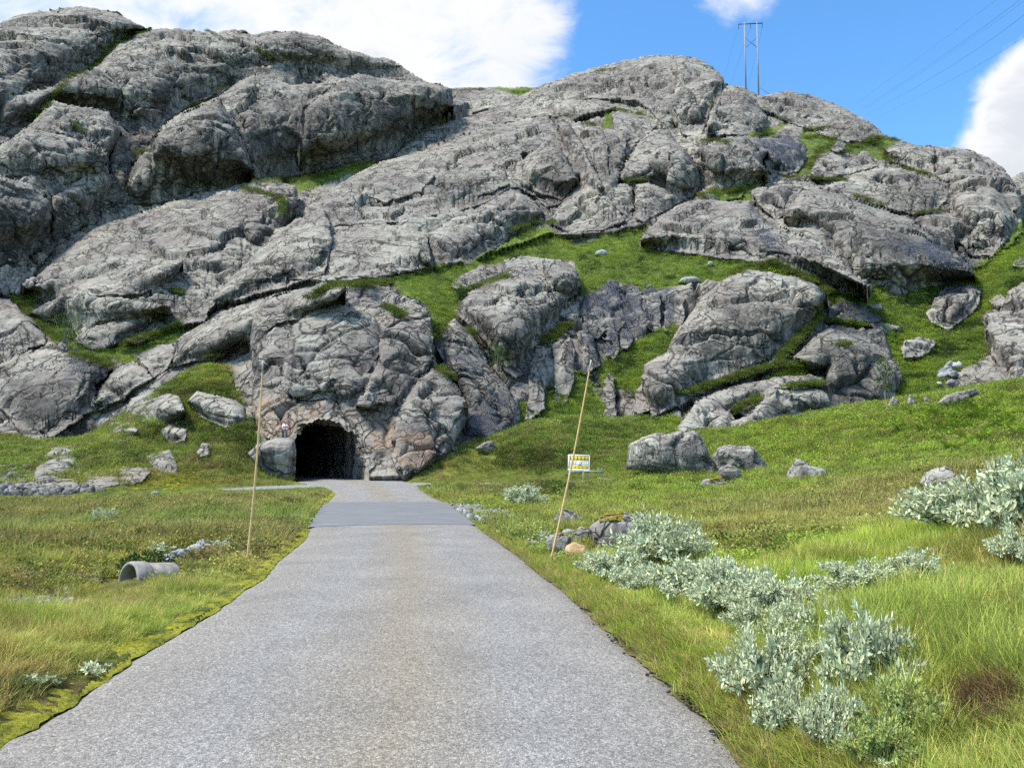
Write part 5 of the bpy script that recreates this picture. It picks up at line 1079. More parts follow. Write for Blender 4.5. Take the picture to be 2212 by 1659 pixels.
# ------------------------------------------------------------------ height limit sign
sp = at(615.5, 946, 56.6); root = empty('height_sign', tuple(sp), R_(16))
dz = (946 - 923.4) * 56.6 / FPX; rd = .29
MB().tube([(0, .03, -.6), (0, .03, dz + .2)], [.034, .034], 12).build('post', m_galv, root, True)
def disc(rad, y0, y1, n=40):
    return tube([(0, y0, dz), (0, y1, dz)], [rad, rad], n)
MB().add(*disc(rd, -.012, 0)).build('rim', m_red, root); face = MB().add(*disc(rd * .80, -.018, -.0125)).build('face', m_white, root)
for s_ in (1, -1):
    V = [(-.075, -.020, dz + s_ * rd * .80), (.075, -.020, dz + s_ * rd * .80), (0, -.020, dz + s_ * rd * .46), (-.075, -.023, dz + s_ * rd * .80), (.075, -.023, dz + s_ * rd * .80), (0, -.023, dz + s_ * rd * .46)]
    MB().add(V, [[0, 1, 4, 3], [1, 2, 5, 4], [2, 0, 3, 5]], [[3, 4, 5], [0, 2, 1]]).build('arrow_mark', m_black, root)
def text_mesh(txt, size, ext=.002):
    cu = bpy.data.curves.new('txt', 'FONT'); cu.body = txt; cu.size = size; cu.extrude = ext; cu.align_x = 'CENTER'; cu.align_y = 'CENTER'; cu.offset = .004
    fo = bpy.data.objects.new('txt', cu); COL.objects.link(fo); bpy.context.view_layer.update()
    me = bpy.data.meshes.new_from_object(fo.evaluated_get(bpy.context.evaluated_depsgraph_get())); bpy.data.objects.remove(fo); return me
o = link('lettering', text_mesh('4,0m', .18), m_black, root); o.location = (0, -.0215, dz); o.rotation_euler = (math.pi / 2, 0, 0)
tag(root, 'round red and white height limit sign reading 4,0m beside the tunnel', 'road sign')

# ------------------------------------------------------------------ barrier panel on its steel trestle
q_, r_ = ground_hit(1262, 1041); bp = q_[0]; mpp = float(r_[0]) / FPX; azb = math.atan2(bp[0], bp[1])
zt = (1040 - 1017.5) * mpp; X_ = lambda px: (px - 1262) * mpp
tr_ = empty('steel_trestle', tuple(bp), -azb)
top = MB().box((X_(1246), 0, zt), (X_(1263) - X_(1228), .55, .07)); top.build('left_tray', m_galv, tr_)
MB().box((X_(1281), -.06, zt + .015), (X_(1301) - X_(1261), .60, .06)).build('right_tray', m_galv, tr_)
for px, yy in ((1229.5, -.2), (1260, -.25), (1270.5, .22), (1300, .05)): MB().box((X_(px), yy, zt / 2 - .15), (.06, .06, zt + .25)).build('leg', m_galv, tr_)
MB().box((X_(1246), -.22, .03), (X_(1262) - X_(1230), .07, .05)).build('foot_rail', m_galv, tr_); MB().box((X_(1272), .22, .03), (.25, .07, .05)).build('foot_rail', m_galv, tr_)
for k in range(4): MB().box((X_(1290.5 + 2.9 * k), -.25, zt + .12), (.03, .03, .17)).build('peg', m_galv, tr_)
tag(tr_, 'galvanised steel trestle standing in the grass under the striped barrier', 'trestle')
pn = empty('barrier_panel', tuple(bp + np.array([0, 0, zt + .045])), -azb); pn.rotation_euler = (R_(-7), R_(1.5), -azb)
W_, H_ = (1272.6 - 1226) * mpp, (1015 - 981) * mpp; x0 = X_(1226.5) + .02
bar = lambda n, xc, zc, wx, hz, mat, d=.05, y=0.0, par=None: MB().box((xc, y, zc), (wx, d, hz), .008).build(n, mat, par or pn)
xc = x0 + W_ / 2
bar('top_rail', xc, H_ - .045, W_, .09, m_white); bar('side_post', x0 + .05, H_ / 2, .10, H_ - .19, m_white); bar('side_post', x0 + W_ - .03, H_ / 2, .06, H_ - .19, m_white); bar('bottom_rail', xc, .045, W_, .09, m_white)
bw = W_ - .20; bx = x0 + .12; tb = bar('top_band', bx + bw / 2, H_ - .24, bw, .26, m_yellow, .03, -.005)
for k in range(6): bar('stripe', bx + bw * (k + .08) / 5.15, H_ - .24, bw * .075, .245, m_ochre, .03, -.0095, tb)
bar('middle_rail', xc, H_ - .41, W_ - .17, .07, m_white, .045); bar('middle_rail', xc, .33, W_ - .17, .05, m_white, .045)
for k in range(9): bar('slat', bx + bw * (k + .5) / 9, (.33 + H_ - .41) / 2, bw / 9 * .84, H_ - .41 - .33 - .06, m_white, .035, .004)
pt_ = bar('name_plate', bx + bw * .52, (.33 + H_ - .41) / 2, .24, .27, m_white, .02, -.03); bar('print', bx + bw * .52, (.33 + H_ - .41) / 2 + .10, .16, .03, m_black, .006, -.041, pt_); bar('print', bx + bw * .53, (.33 + H_ - .41) / 2 - .10, .14, .03, m_black, .006, -.041, pt_)
lb = bar('lower_band', bx + bw / 2, .19, bw, .17, m_yellow, .03, -.005)
for k in range(5): bar('stripe', bx + bw * (k + .45) / 5, .20, .08, .085, m_ochre, .03, -.0095, lb)
for k in range(5): bar('foot_peg', x0 + .12 + .10 * k, -.015, .035, .06, m_black)
tag(pn, 'white plastic barrier panel with yellow striped bands leaning on the trestle', 'barrier')
def plank(a, c, w_, th_, label, lift=.03):
    qa, _ = ground_hit(*a); qc, _ = ground_hit(*c); A_, C_ = qa[0], qc[0]; L_ = np.linalg.norm(C_ - A_); md = (A_ + C_) / 2
    o = MB().box((0, 0, 0), (L_, w_, th_), .006).build('plank', m_plank); o.location = (md[0], md[1], md[2] + lift + th_ / 2); o.rotation_euler = (R_(rng.uniform(-6, 6)), -math.asin((C_[2] - A_[2]) / L_), math.atan2(C_[1] - A_[1], C_[0] - A_[0]))
    tag(o, label, 'plank')
plank((1289, 1038), (1329, 1042), .30, .07, 'bleached wooden plank lying in front of the steel trestle', .12)
plank((1298, 1043), (1326, 1044), .2, .05, 'short dark plank under the bleached plank by the trestle', .03)
plank((1184, 1064), (1203, 1074), .16, .04, 'grey board in the heather behind the right snow pole', .06)
plank((1188, 1074), (1206, 1079), .12, .03, 'narrow broken board just below the grey board', .04)
plank((600, 1120), (640, 1121), .10, .03, 'thin stick lying by the gravel at the left road edge', .04)

# ------------------------------------------------------------------ concrete culvert
mc = at(277, 1256, 11.6); ca = R_(36); cd = np.array([math.sin(ca), math.cos(ca), -.10])
root = empty('culvert', tuple(mc))
def lathe_pipe(prof):
    """profile of (distance along axis, radius)"""
    a = np.cross(cd, [0, 0, 1]); a /= np.linalg.norm(a); b_ = np.cross(a, cd); th = np.linspace(0, 2 * math.pi, 65)[:-1]
    V = np.array([cd * s_ + ro * (math.cos(x) * a + math.sin(x) * b_) for s_, ro in prof for x in th]); n = len(prof); i_ = np.arange(n * 64).reshape(n, 64); j_ = np.roll(i_, -1, 1)
    return V, np.stack([i_[:-1], j_[:-1], j_[1:], i_[1:]], -1).reshape(-1, 4), None
MB().add(*lathe_pipe([(.30, .205), (.02, .205), (0, .215), (-.01, .225), (0, .255), (.02, .262), (.18, .262), (.21, .255), (.23, .235)])).build('collar', m_conc, root, True)
MB().add(*lathe_pipe([(.595, .01), (.59, .19), (.20, .20), (.18, .22), (.20, .242), (.60, .242)])).build('barrel', m_conc, root, True)
tag(root, 'open end of a concrete culvert pipe in the left ditch', 'culvert')

# ------------------------------------------------------------------ power pylon and cables
PR = 186.0; pw = lambda px, py, r=PR: at(px, py, r)
pb = pw(1625, 207); root = empty('power_pylon', tuple(pb)); lc = lambda *a: pw(*a) - pb
MB().tube([lc(1612, 215), lc(1608, 49)], [.20, .14], 12).build('pole', m_polewood, root, True); MB().tube([lc(1639.5, 228), lc(1635, 48)], [.20, .14], 12).build('pole', m_polewood, root, True)
MB().tube([lc(1595, 53), lc(1647.5, 51)], [.13, .13], 8).build('cross_arm', m_dsteel, root)
MB().tube([lc(1609, 82), lc(1637, 104.5)], [.06, .06], 6).build('brace', m_dsteel, root); MB().tube([lc(1609.5, 105), lc(1636, 81)], [.05, .05], 6).build('brace', m_dsteel, root)
MB().tube([lc(1613.5, 193), lc(1634, 209)], [.05, .05], 6).build('stay', m_dsteel, root); MB().tube([lc(1641.5, 190), lc(1668, 209)], [.05, .05], 6).build('stay', m_dsteel, root)
for px, py in ((1595.5, 53), (1621, 52), (1646.5, 51)):
    f = np.linspace(0, 1, 13); a, c = lc(px, py), lc(px, py + 10); MB().tube(a + (c - a) * f[:, None], .05 + .05 * (np.arange(13) % 2), 8).build('insulator', m_dsteel, root)
tag(root, 'twin pole power pylon with cross arm on the right summit', 'pylon')
def cable(pts, label, rad=.03):
    P = np.array([at(*p) for p in pts]); s_ = np.linspace(0, 1, len(P)); f = np.linspace(0, 1, 60)
    co = [np.polyfit(s_, P[:, k], min(2, len(P) - 1)) for k in range(3)]; Q_ = np.stack([np.polyval(c_, f) for c_ in co], -1)
    o = MB().tube(Q_ - Q_[0], rad, 5).build('power_cable', m_cable, None, True); o.location = tuple(Q_[0]); tag(o, label, 'cable', 'power cables over the right hill')
cable([(1850, 225, 330), (2035, 88, 215), (2225, -55, 130)], 'highest and faintest power cable crossing the right sky', .022)
cable([(1862, 237, 330), (2073, 96, 200), (2240, -38, 120)], 'power cable second from the top in the right sky', .03)
cable([(1870, 236, 330), (2085, 94, 205), (2260, -42, 125)], 'thin power cable close below the second one', .02)
cable([(1868, 250, 330), (2039, 153, 210), (2260, -8, 115)], 'dark power cable just above the right cloud', .03)
cable([(1900, 252, 330), (2087, 156, 200), (2260, 38, 120)], 'lowest power cable, passing in front of the right cloud', .026)
cable([(1595.5, 63, 186), (1580, 110, 205), (1560, 190, 235)], 'faint cable leaving the left insulator of the pylon', .02)
cable([(1621, 62, 186), (1600, 120, 210), (1575, 195, 240)], 'faint cable leaving the middle insulator of the pylon', .02)
cable([(1646.5, 61, 186), (1630, 130, 212), (1612, 205, 240)], 'faint cable leaving the right insulator of the pylon', .02)
# ------------------------------------------------------------------ plant materials
def leaf_mat(name, attr=None, col=None, tip=None, trans=.35, rough=.6, rnd=.3):
    m = bpy.data.materials.new(name); m.use_nodes = True; t = m.node_tree; t.nodes.clear()
    out = N(t, 'ShaderNodeOutputMaterial')
    if attr: a = N(t, 'ShaderNodeAttribute', attribute_name=attr, attribute_type='INSTANCER'); c = a.outputs['Color']
    else: c = N(t, 'ShaderNodeRGB').outputs[0]; c.default_value = (*col, 1)
    va = N(t, 'ShaderNodeAttribute', attribute_name='vary')      # per leaf
    k = N(t, 'ShaderNodeMapRange'); lk(t, va.outputs['Fac'], k.inputs[0]); k.inputs[3].default_value = 1 - rnd; k.inputs[4].default_value = 1 + rnd
    cm = N(t, 'ShaderNodeVectorMath', operation='SCALE'); lk(t, c, cm.inputs[0]); lk(t, k.outputs[0], cm.inputs['Scale'])
    c = cm.outputs[0]
    if tip:
        tp = N(t, 'ShaderNodeAttribute', attribute_name='tip'); c = mixc(t, math_n(t, 'MULTIPLY', tp.outputs['Fac'], tip[1]), c, tip[0])
    d = N(t, 'ShaderNodeBsdfDiffuse'); lk(t, c, d.inputs[0]); tr = N(t, 'ShaderNodeBsdfTranslucent'); lk(t, c, tr.inputs[0])
    mx = N(t, 'ShaderNodeMixShader'); mx.inputs[0].default_value = trans; lk(t, d.outputs[0], mx.inputs[1]); lk(t, tr.outputs[0], mx.inputs[2])
    lk(t, mx.outputs[0], out.inputs[0]); return m
m_grass = leaf_mat('grass_blade', attr='tint', tip=((.36, .34, .12), .22), trans=.3)
m_shrub = leaf_mat('dwarf_shrub_leaf', attr='tint', trans=.25)
m_willow = leaf_mat('willow_leaf', col=(.60, .66, .42), trans=.2, rnd=.4)
m_willow_g = leaf_mat('green_willow_leaf', col=(.42, .50, .17), trans=.25, rnd=.35)
m_birch = leaf_mat('birch_leaf', col=(.085, .14, .04), trans=.3, rnd=.4)
m_juniper = leaf_mat('juniper_needle', col=(.05, .085, .03), trans=.1, rnd=.4)
m_twig = plain('willow_twig', (.085, .06, .045), .8); m_bark = plain('bark', (.26, .24, .21), .85)
m_moss = leaf_mat('moss_cushion', attr='tint', trans=.0, rnd=.35)
m_crumb = plain('black_soil_crumb', (.022, .019, .015), .95, 0, .4, 30)
m_gstone = leaf_mat('gravel_stone', attr='tint', trans=0, rnd=.4)

def blades(n, h, spread, wid, lean, seed, segs=3, droop=.5):
    """tuft of grass blades"""
    g_ = np.random.default_rng(seed); V = []; Q = []; T_ = []; vary = []; tip = []; c = 0
    for k in range(n):
        a = g_.random() * 6.283; rr_ = spread * math.sqrt(g_.random()); bx, by = rr_ * math.cos(a), rr_ * math.sin(a)
        da = a + g_.normal(0, .8); L = h * g_.uniform(.55, 1.15); ln = lean * g_.uniform(.3, 1.4); wv = wid * g_.uniform(.7, 1.3)
        dx, dy = math.cos(da), math.sin(da); sx, sy = -dy, dx; va = g_.random()
        for i in range(segs):
            f = i / segs; o_ = ln * L * (f ** 2 * droop + f * (1 - droop)); z = L * f * (1 - .25 * ln * f); w_ = wv * (1 - .55 * f) / 2
            V += [(bx + dx * o_ - sx * w_, by + dy * o_ - sy * w_, z), (bx + dx * o_ + sx * w_, by + dy * o_ + sy * w_, z)]; vary += [va, va]; tip += [f, f]
        o_ = ln * L; V.append((bx + dx * o_, by + dy * o_, L * (1 - .25 * ln))); vary.append(va); tip.append(1)
        for i in range(segs - 1): Q.append((c + 2 * i, c + 2 * i + 1, c + 2 * i + 3, c + 2 * i + 2))
        T_.append((c + 2 * segs - 2, c + 2 * segs - 1, c + 2 * segs)); c += 2 * segs + 1
    me = mesh_np('tuft', V, Q, T_); fattr(me, 'vary', vary); fattr(me, 'tip', tip); return me
def leaf_verts(base, d, up, L, W):
    d = d / (np.linalg.norm(d) + 1e-9); s_ = np.cross(d, up); s_ /= np.linalg.norm(s_) + 1e-9; n = np.cross(s_, d)
    return [base, base + d * L * .35 + s_ * W * .5 + n * L * .06, base + d * L * .72 + s_ * W * .36 + n * L * .05, base + d * L, base + d * L * .72 - s_ * W * .36 + n * L * .05, base + d * L * .35 - s_ * W * .5 + n * L * .06, base + d * L * .5 - n * L * .03]
LQ = [(0, 1, 6), (1, 2, 6), (2, 3, 6), (3, 4, 6), (4, 5, 6), (5, 0, 6)]
def shrublet(n, rad, h, leaf, seed):
    g_ = np.random.default_rng(seed); V = []; T_ = []; vary = []; c = 0
    for k in range(n):
        a = g_.random() * 6.283; f = math.sqrt(g_.random()); x, y = rad * f * math.cos(a), rad * f * math.sin(a); z = h * (1 - .6 * f * f) * g_.uniform(.35, 1.0)
        d = np.array([math.cos(a) * g_.uniform(.2, 1.2) + g_.normal(0, .4), math.sin(a) * g_.uniform(.2, 1.2) + g_.normal(0, .4), g_.uniform(-.1, 1.0)]); d /= np.linalg.norm(d)
        s_ = np.cross(d, [g_.normal(), g_.normal(), 1.0]); s_ /= np.linalg.norm(s_); p = np.array([x, y, z]); L = leaf * g_.uniform(.6, 1.3)
        V += [p, p + d * L * .5 + s_ * L * .28, p + d * L, p + d * L * .5 - s_ * L * .28]; va = g_.random(); vary += [va] * 4; T_ += [(c, c + 1, c + 2), (c, c + 2, c + 3)]; c += 4
    me = mesh_np('shrublet', V, None, T_); fattr(me, 'vary', vary); return me
def cushion(seed):
    v, f = ICO[3]; keep = v * np.array([1, 1, .45]); h = fbm(v * 2.2 + seed * 5, 3, seed=seed) * .35
    me = mesh_np('cushion', keep * (1 + h)[:, None], None, f); fattr(me, 'vary', np.clip(.5 + fbm(v * 5 + seed, 2, seed=seed), 0, 1)); return me
def frond_tuft(seed, n=9):
    """fern: arching fronds with side leaflets"""
    g_ = np.random.default_rng(seed); V = []; T_ = []; vary = []; c = 0
    for k in range(n):
        a = 6.283 * k / n + g_.normal(0, .25); L = .6 * g_.uniform(.7, 1.1); dx, dy = math.cos(a), math.sin(a); va = g_.random()
        P = lambda f: np.array([dx * L * (f * .55 + f * f * .25), dy * L * (f * .55 + f * f * .25), L * (f * 1.0 - f * f * .45)])
        for i in range(9):
            f = .12 + .85 * i / 9; p = P(f); w_ = .17 * L * math.sin(math.pi * min(1, .25 + .75 * f)) + .01; s_ = np.array([-dy, dx, 0]); fw = P(f + .07) - p
            for sg in (1, -1):
                V += [p, p + s_ * sg * w_ + fw * .5, p + fw]; T_.append((c, c + 1, c + 2)); vary += [va] * 3; c += 3
    me = mesh_np('fern', V, None, T_); fattr(me, 'vary', vary); return me

def scatter(name, meshes, mat, pts, rot, scl, tint, idx, label, cat):
    """one object whose geometry nodes set a plant on each point"""
    col = bpy.data.collections.new(name + '_source')
    for k, me in enumerate(meshes):
        if not me.materials: me.materials.append(mat)
        ob = bpy.data.objects.new('%s_source_%02d' % (name, k), me); col.objects.link(ob)
    me = bpy.data.meshes.new(name); me.vertices.add(len(pts)); me.vertices.foreach_set('co', np.asarray(pts, np.float32).ravel())
    a = me.attributes.new('rot', 'FLOAT_VECTOR', 'POINT'); a.data.foreach_set('vector', np.asarray(rot, np.float32).ravel())
    scl = np.asarray(scl, np.float32); scl = np.repeat(scl[:, None], 3, 1) if scl.ndim == 1 else scl
    a = me.attributes.new('scl', 'FLOAT_VECTOR', 'POINT'); a.data.foreach_set('vector', scl.ravel())
    a = me.attributes.new('idx', 'INT', 'POINT'); a.data.foreach_set('value', np.asarray(idx, np.int32))
    cattr(me, 'tint', tint); me.materials.append(mat)
    ng = bpy.data.node_groups.new(name, 'GeometryNodeTree'); ng.interface.new_socket('Geometry', in_out='INPUT', socket_type='NodeSocketGeometry'); ng.interface.new_socket('Geometry', in_out='OUTPUT', socket_type='NodeSocketGeometry')
    gi, go = ng.nodes.new('NodeGroupInput'), ng.nodes.new('NodeGroupOutput'); ci = ng.nodes.new('GeometryNodeCollectionInfo'); ci.inputs[0].default_value = col; ci.inputs[1].default_value = True; ci.inputs[2].default_value = True
    ip = ng.nodes.new('GeometryNodeInstanceOnPoints'); ip.inputs['Pick Instance'].default_value = True
    def na(n_, ty):
        x = ng.nodes.new('GeometryNodeInputNamedAttribute'); x.data_type = ty; x.inputs[0].default_value = n_; return x.outputs[0]
    lk(ng, gi.outputs[0], ip.inputs['Points']); lk(ng, ci.outputs[0], ip.inputs['Instance']); lk(ng, na('idx', 'INT'), ip.inputs['Instance Index']); lk(ng, na('rot', 'FLOAT_VECTOR'), ip.inputs['Rotation']); lk(ng, na('scl', 'FLOAT_VECTOR'), ip.inputs['Scale'])
    lk(ng, ip.outputs[0], go.inputs[0])
    o = link(name, me); md = o.modifiers.new('scatter', 'NODES'); md.node_group = ng
    tag(o, label, cat, None, 'stuff'); return o

# ------------------------------------------------------------------ where plants stand
def sample_ground(n, r0, r1, power, azr=38.5):
    f = rng.random(n); e = 2 - power; r = (r0 ** e + f * (r1 ** e - r0 ** e)) ** (1 / e); a = R_(azr) * (2 * rng.random(n) - 1)
    x, y = np.sin(a) * r, np.cos(a) * r; sd = road_sd(x, y); return x, y, r, sd
# spots kept free of tall plants
KEEP = []
for px, py, rad in [(255, 1280, .3), (240, 1268, .3), (285, 1275, .25), (262, 1262, .45), (290, 1250, .35), (320, 1225, .4), (400, 1198, .7), (1250, 1203, .5), (1215, 1160, .6), (2120, 1530, .22), (1290, 1165, .7), (1200, 1175, .5), (640, 1050, 2.5), (590, 1053, 1.5), (950, 1046, 1.6), (1010, 1045, 1.5), (1050, 1110, 1.0), (1010, 1098, 1.2), (1090, 1122, .8), (620, 1120, .8), (1265, 1040, 1.2),
                    (20, 1065, 3), (80, 1058, 3), (60, 1072, 3), (130, 1060, 2)]:
    q_, r_ = ground_hit(px, py); KEEP.append((q_[0, 0], q_[0, 1], rad))
def free(x, y):
    ok = np.ones(x.shape, bool)
    for a, c, rad in KEEP: ok &= np.hypot(x - a, y - c) > rad
    return ok
def in_view(x, y, z, tol=2.0):
    """drop plants that would stand inside the mountain"""
    d = np.stack([x, y, z - CAMH], -1); cy_ = d[:, 1] * math.cos(PITCH) + d[:, 2] * math.sin(PITCH); cz_ = -d[:, 1] * math.sin(PITCH) + d[:, 2] * math.cos(PITCH)
    px = CX + FPX * d[:, 0] / cy_; py = CY - FPX * cz_ / cy_
    i = np.clip(((px - BU[0]) / 5).round().astype(int), 0, len(BU) - 1); j = np.clip(((py - BV[0]) / 5).round().astype(int), 0, len(BV) - 1)
    return np.hypot(x, y) < DEP_M[j, i] + tol
def mk(n): return np.stack([rng.normal(0, .10, n), rng.normal(0, .10, n), rng.random(n) * 6.283], -1)
def lum(c): return c @ np.array([.3, .6, .1])
TUFT = [blades(36, .25, .12, .0055, .6, 11), blades(36, .20, .15, .0055, .8, 12), blades(26, .30, .08, .005, .55, 13), blades(40, .17, .15, .0055, .95, 14),
        blades(26, .16, .12, .006, 1.0, 15, 2), blades(26, .13, .14, .006, 1.1, 16, 2)]
FAR = [blades(30, .22, .17, .013, .9, 17, 2), blades(30, .26, .15, .013, .7, 18, 2)]
# near grass
x, y, r, sd = sample_ground(70000, 2.6, 17, 1.15); ok = (sd > np.where(x < 0, .20, .12)) & free(x, y); x, y, r, sd = x[ok], y[ok], r[ok], sd[ok]
t_ = veg_tint(x, y, .5); p2 = np.stack([x, y, x * 0], -1)
tall = smooth01((fbm(p2 * .5, 2, seed=71) + .35) / .6) * smooth01((sd - .15) / .7)
left = x < 0
tall = np.where(left, tall * np.where(y > 12.5, .35, .9), tall)
strawy = (rng.random(len(x)) < (.07 + .20 * np.exp(-(sd / .4) ** 2) * (~left) + .08 * left)); t_[strawy] = C_STRAW * (.9 + .6 * rng.random((strawy.sum(), 1)))
t_ = t_ * np.where(rng.random((len(x), 1)) < .12, 1.5, 1.0)
idx = np.where(rng.random(len(x)) < tall, rng.integers(0, 4, len(x)), rng.integers(4, 6, len(x)))
sc_ = (.55 + .38 * tall) * rng.uniform(.7, 1.25, len(x)) * np.clip(sd / .35 + .35, .35, 1)
scatter('meadow_grass', TUFT, m_grass, np.stack([x, y, ground_z(x, y) - .01], -1), mk(len(x)), sc_, t_ * np.where(x > 0, 1.75, 1.45)[:, None] * np.array([1.05, 1.03, .95]), idx, 'long green and straw coloured grass on both road verges', 'grass')
# further grass
x, y, r, sd = sample_ground(42000, 15, 92, 1.2); ok = (sd > .25) & free(x, y); x, y, r, sd = x[ok], y[ok], r[ok], sd[ok]; ok = in_view(x, y, ground_z(x, y, False)); x, y, r, sd = x[ok], y[ok], r[ok], sd[ok]; low = .25 + .75 * smooth01((track_d(x, y) - 2.5) / 9)
t_ = veg_tint(x, y, .45); s2 = rng.random(len(x)) < .10; t_[s2] = C_STRAW * (.55 + .5 * rng.random((s2.sum(), 1)))
scatter('hill_grass', FAR, m_grass, np.stack([x, y, ground_z(x, y) - .02], -1), mk(len(x)), low * rng.uniform(.7, 1.5, len(x)) * (1 + .6 * smooth01((r - 25) / 40)), t_ * 1.5, rng.integers(0, 2, len(x)), 'rough grass covering the hill slopes before the mountain', 'grass')
# dwarf shrubs: bilberry, heather, crowberry
SHR = [shrublet(110, .28, .20, .045, 31), shrublet(110, .24, .24, .04, 32), shrublet(90, .32, .15, .05, 33)]
x, y, r, sd = sample_ground(52000, 5.5, 92, 1.2); p2 = np.stack([x, y, x * 0], -1)
ok = (sd > .35) & free(x, y) & (fbm(p2 * .35, 3, seed=81) + .25 * np.sign(r - 11) - .12 * ((r < 11) & (x > 0)) > -.05); x, y, r, sd = x[ok], y[ok], r[ok], sd[ok]; ok = in_view(x, y, ground_z(x, y, False)) & (track_d(x, y) > 2.2); x, y, r, sd = x[ok], y[ok], r[ok], sd[ok]; low = .3 + .7 * smooth01((track_d(x, y) - 2.5) / 9)
t_ = veg_tint(x, y, .5) * .95; k_ = rng.random(len(x)); t_[k_ < .16] = C_DARK * 1.3; t_[(k_ > .9)] = C_BROWN * .8
scatter('dwarf_shrubs', SHR, m_shrub, np.stack([x, y, ground_z(x, y) - .03], -1), mk(len(x)), low * rng.uniform(.6, 1.25, len(x)) * (.5 + .5 * smooth01((r - 5) / 10) + .9 * smooth01((r - 20) / 40)), t_ * 1.4, rng.integers(0, 3, len(x)), 'low bilberry and heather covering the meadow and hill', 'shrubs')
# dark heather on the brow of the left hill and round its rocks
q_ = []
for px, py, s1, s2, n in [(420, 848, 80, 10, 420), (520, 880, 40, 14, 260), (470, 930, 50, 16, 200), (250, 990, 60, 12, 160), (120, 1000, 60, 14, 160), (560, 960, 30, 18, 160), (330, 940, 40, 10, 120), (1160, 990, 60, 16, 260), (1330, 930, 60, 12, 160), (1190, 1060, 25, 8, 160)]:
    q_.append(np.stack([rng.normal(px, s1, n), rng.normal(py, s2, n)], -1))
q_ = np.vstack(q_); P_, r_ = ground_hit(q_[:, 0], q_[:, 1]); ok = (r_ < 90) & (road_sd(P_[:, 0], P_[:, 1]) > 1.0); P_ = P_[ok]; P_[:, 2] = ground_z(P_[:, 0], P_[:, 1]) - .05; r_ = r_[ok]
n3 = rng.random(len(P_)); t_ = np.where((n3 < .45)[:, None], C_DARK * 1.25, np.where((n3 < .75)[:, None], C_BROWN * .75, C_GREEN * .9)) * rng.uniform(.7, 1.2, (len(P_), 1))
scatter('heather', SHR, m_shrub, P_, mk(len(P_)), rng.uniform(1.2, 2.4, len(P_)), t_, rng.integers(0, 3, len(P_)), 'dark heather clumps on the brow of the left hill', 'heather')
# ferns on the right slope
fx = []
for k in range(130):
    px, py = rng.normal(2080, 70), rng.normal(915, 32)
    fx.append((px, py))
fx = np.array(fx); q_, r_ = ground_hit(fx[:, 0], fx[:, 1], 90); ok = r_ < 85; q_ = q_[ok]
q_[:, 2] = ground_z(q_[:, 0], q_[:, 1]) 
scatter('ferns', [frond_tuft(5), frond_tuft(6)], m_shrub, q_, mk(len(q_)), rng.uniform(1.0, 1.8, len(q_)), np.array([.16, .26, .03]) * rng.uniform(.7, 1.2, (len(q_), 1)), rng.integers(0, 2, len(q_)), 'bright green ferns on the slope below the right cliff', 'ferns')
# tufts on the mountain's grass ledges
vis = BASE_G > .62; cand = np.nonzero(vis)[0]
du = np.clip(((BASE_U[cand] - BU[0]) / 5).round().astype(int), 0, len(BU) - 1); dv_ = np.clip(((BASE_V[cand] - BV[0]) / 5).round().astype(int), 0, len(BV) - 1)
rb_ = np.hypot(BASE_PTS[cand, 0], BASE_PTS[cand, 1]); cand = cand[(DEP_M[dv_, du] > rb_ - 4.5)]
cand = rng.choice(cand, min(17000, len(cand) * 2), replace=True); p_ = BASE_PTS[cand] + rng.normal(0, .25, (len(cand), 3)) * [1, 1, .1]
n3 = fbm(p_ * .25, 3, seed=91); t_ = np.where((n3 > .12)[:, None], C_LUSH, np.where((n3 < -.25)[:, None], C_DARK * 1.4, C_GREEN)) * rng.uniform(.75, 1.55, (len(p_), 1))
scatter('ledge_turf', FAR + SHR, m_shrub, p_, mk(len(p_)), rng.uniform(1.1, 2.4, len(p_)), t_, rng.integers(0, 5, len(p_)), 'turf and heather growing on the mountain ledges', 'turf')
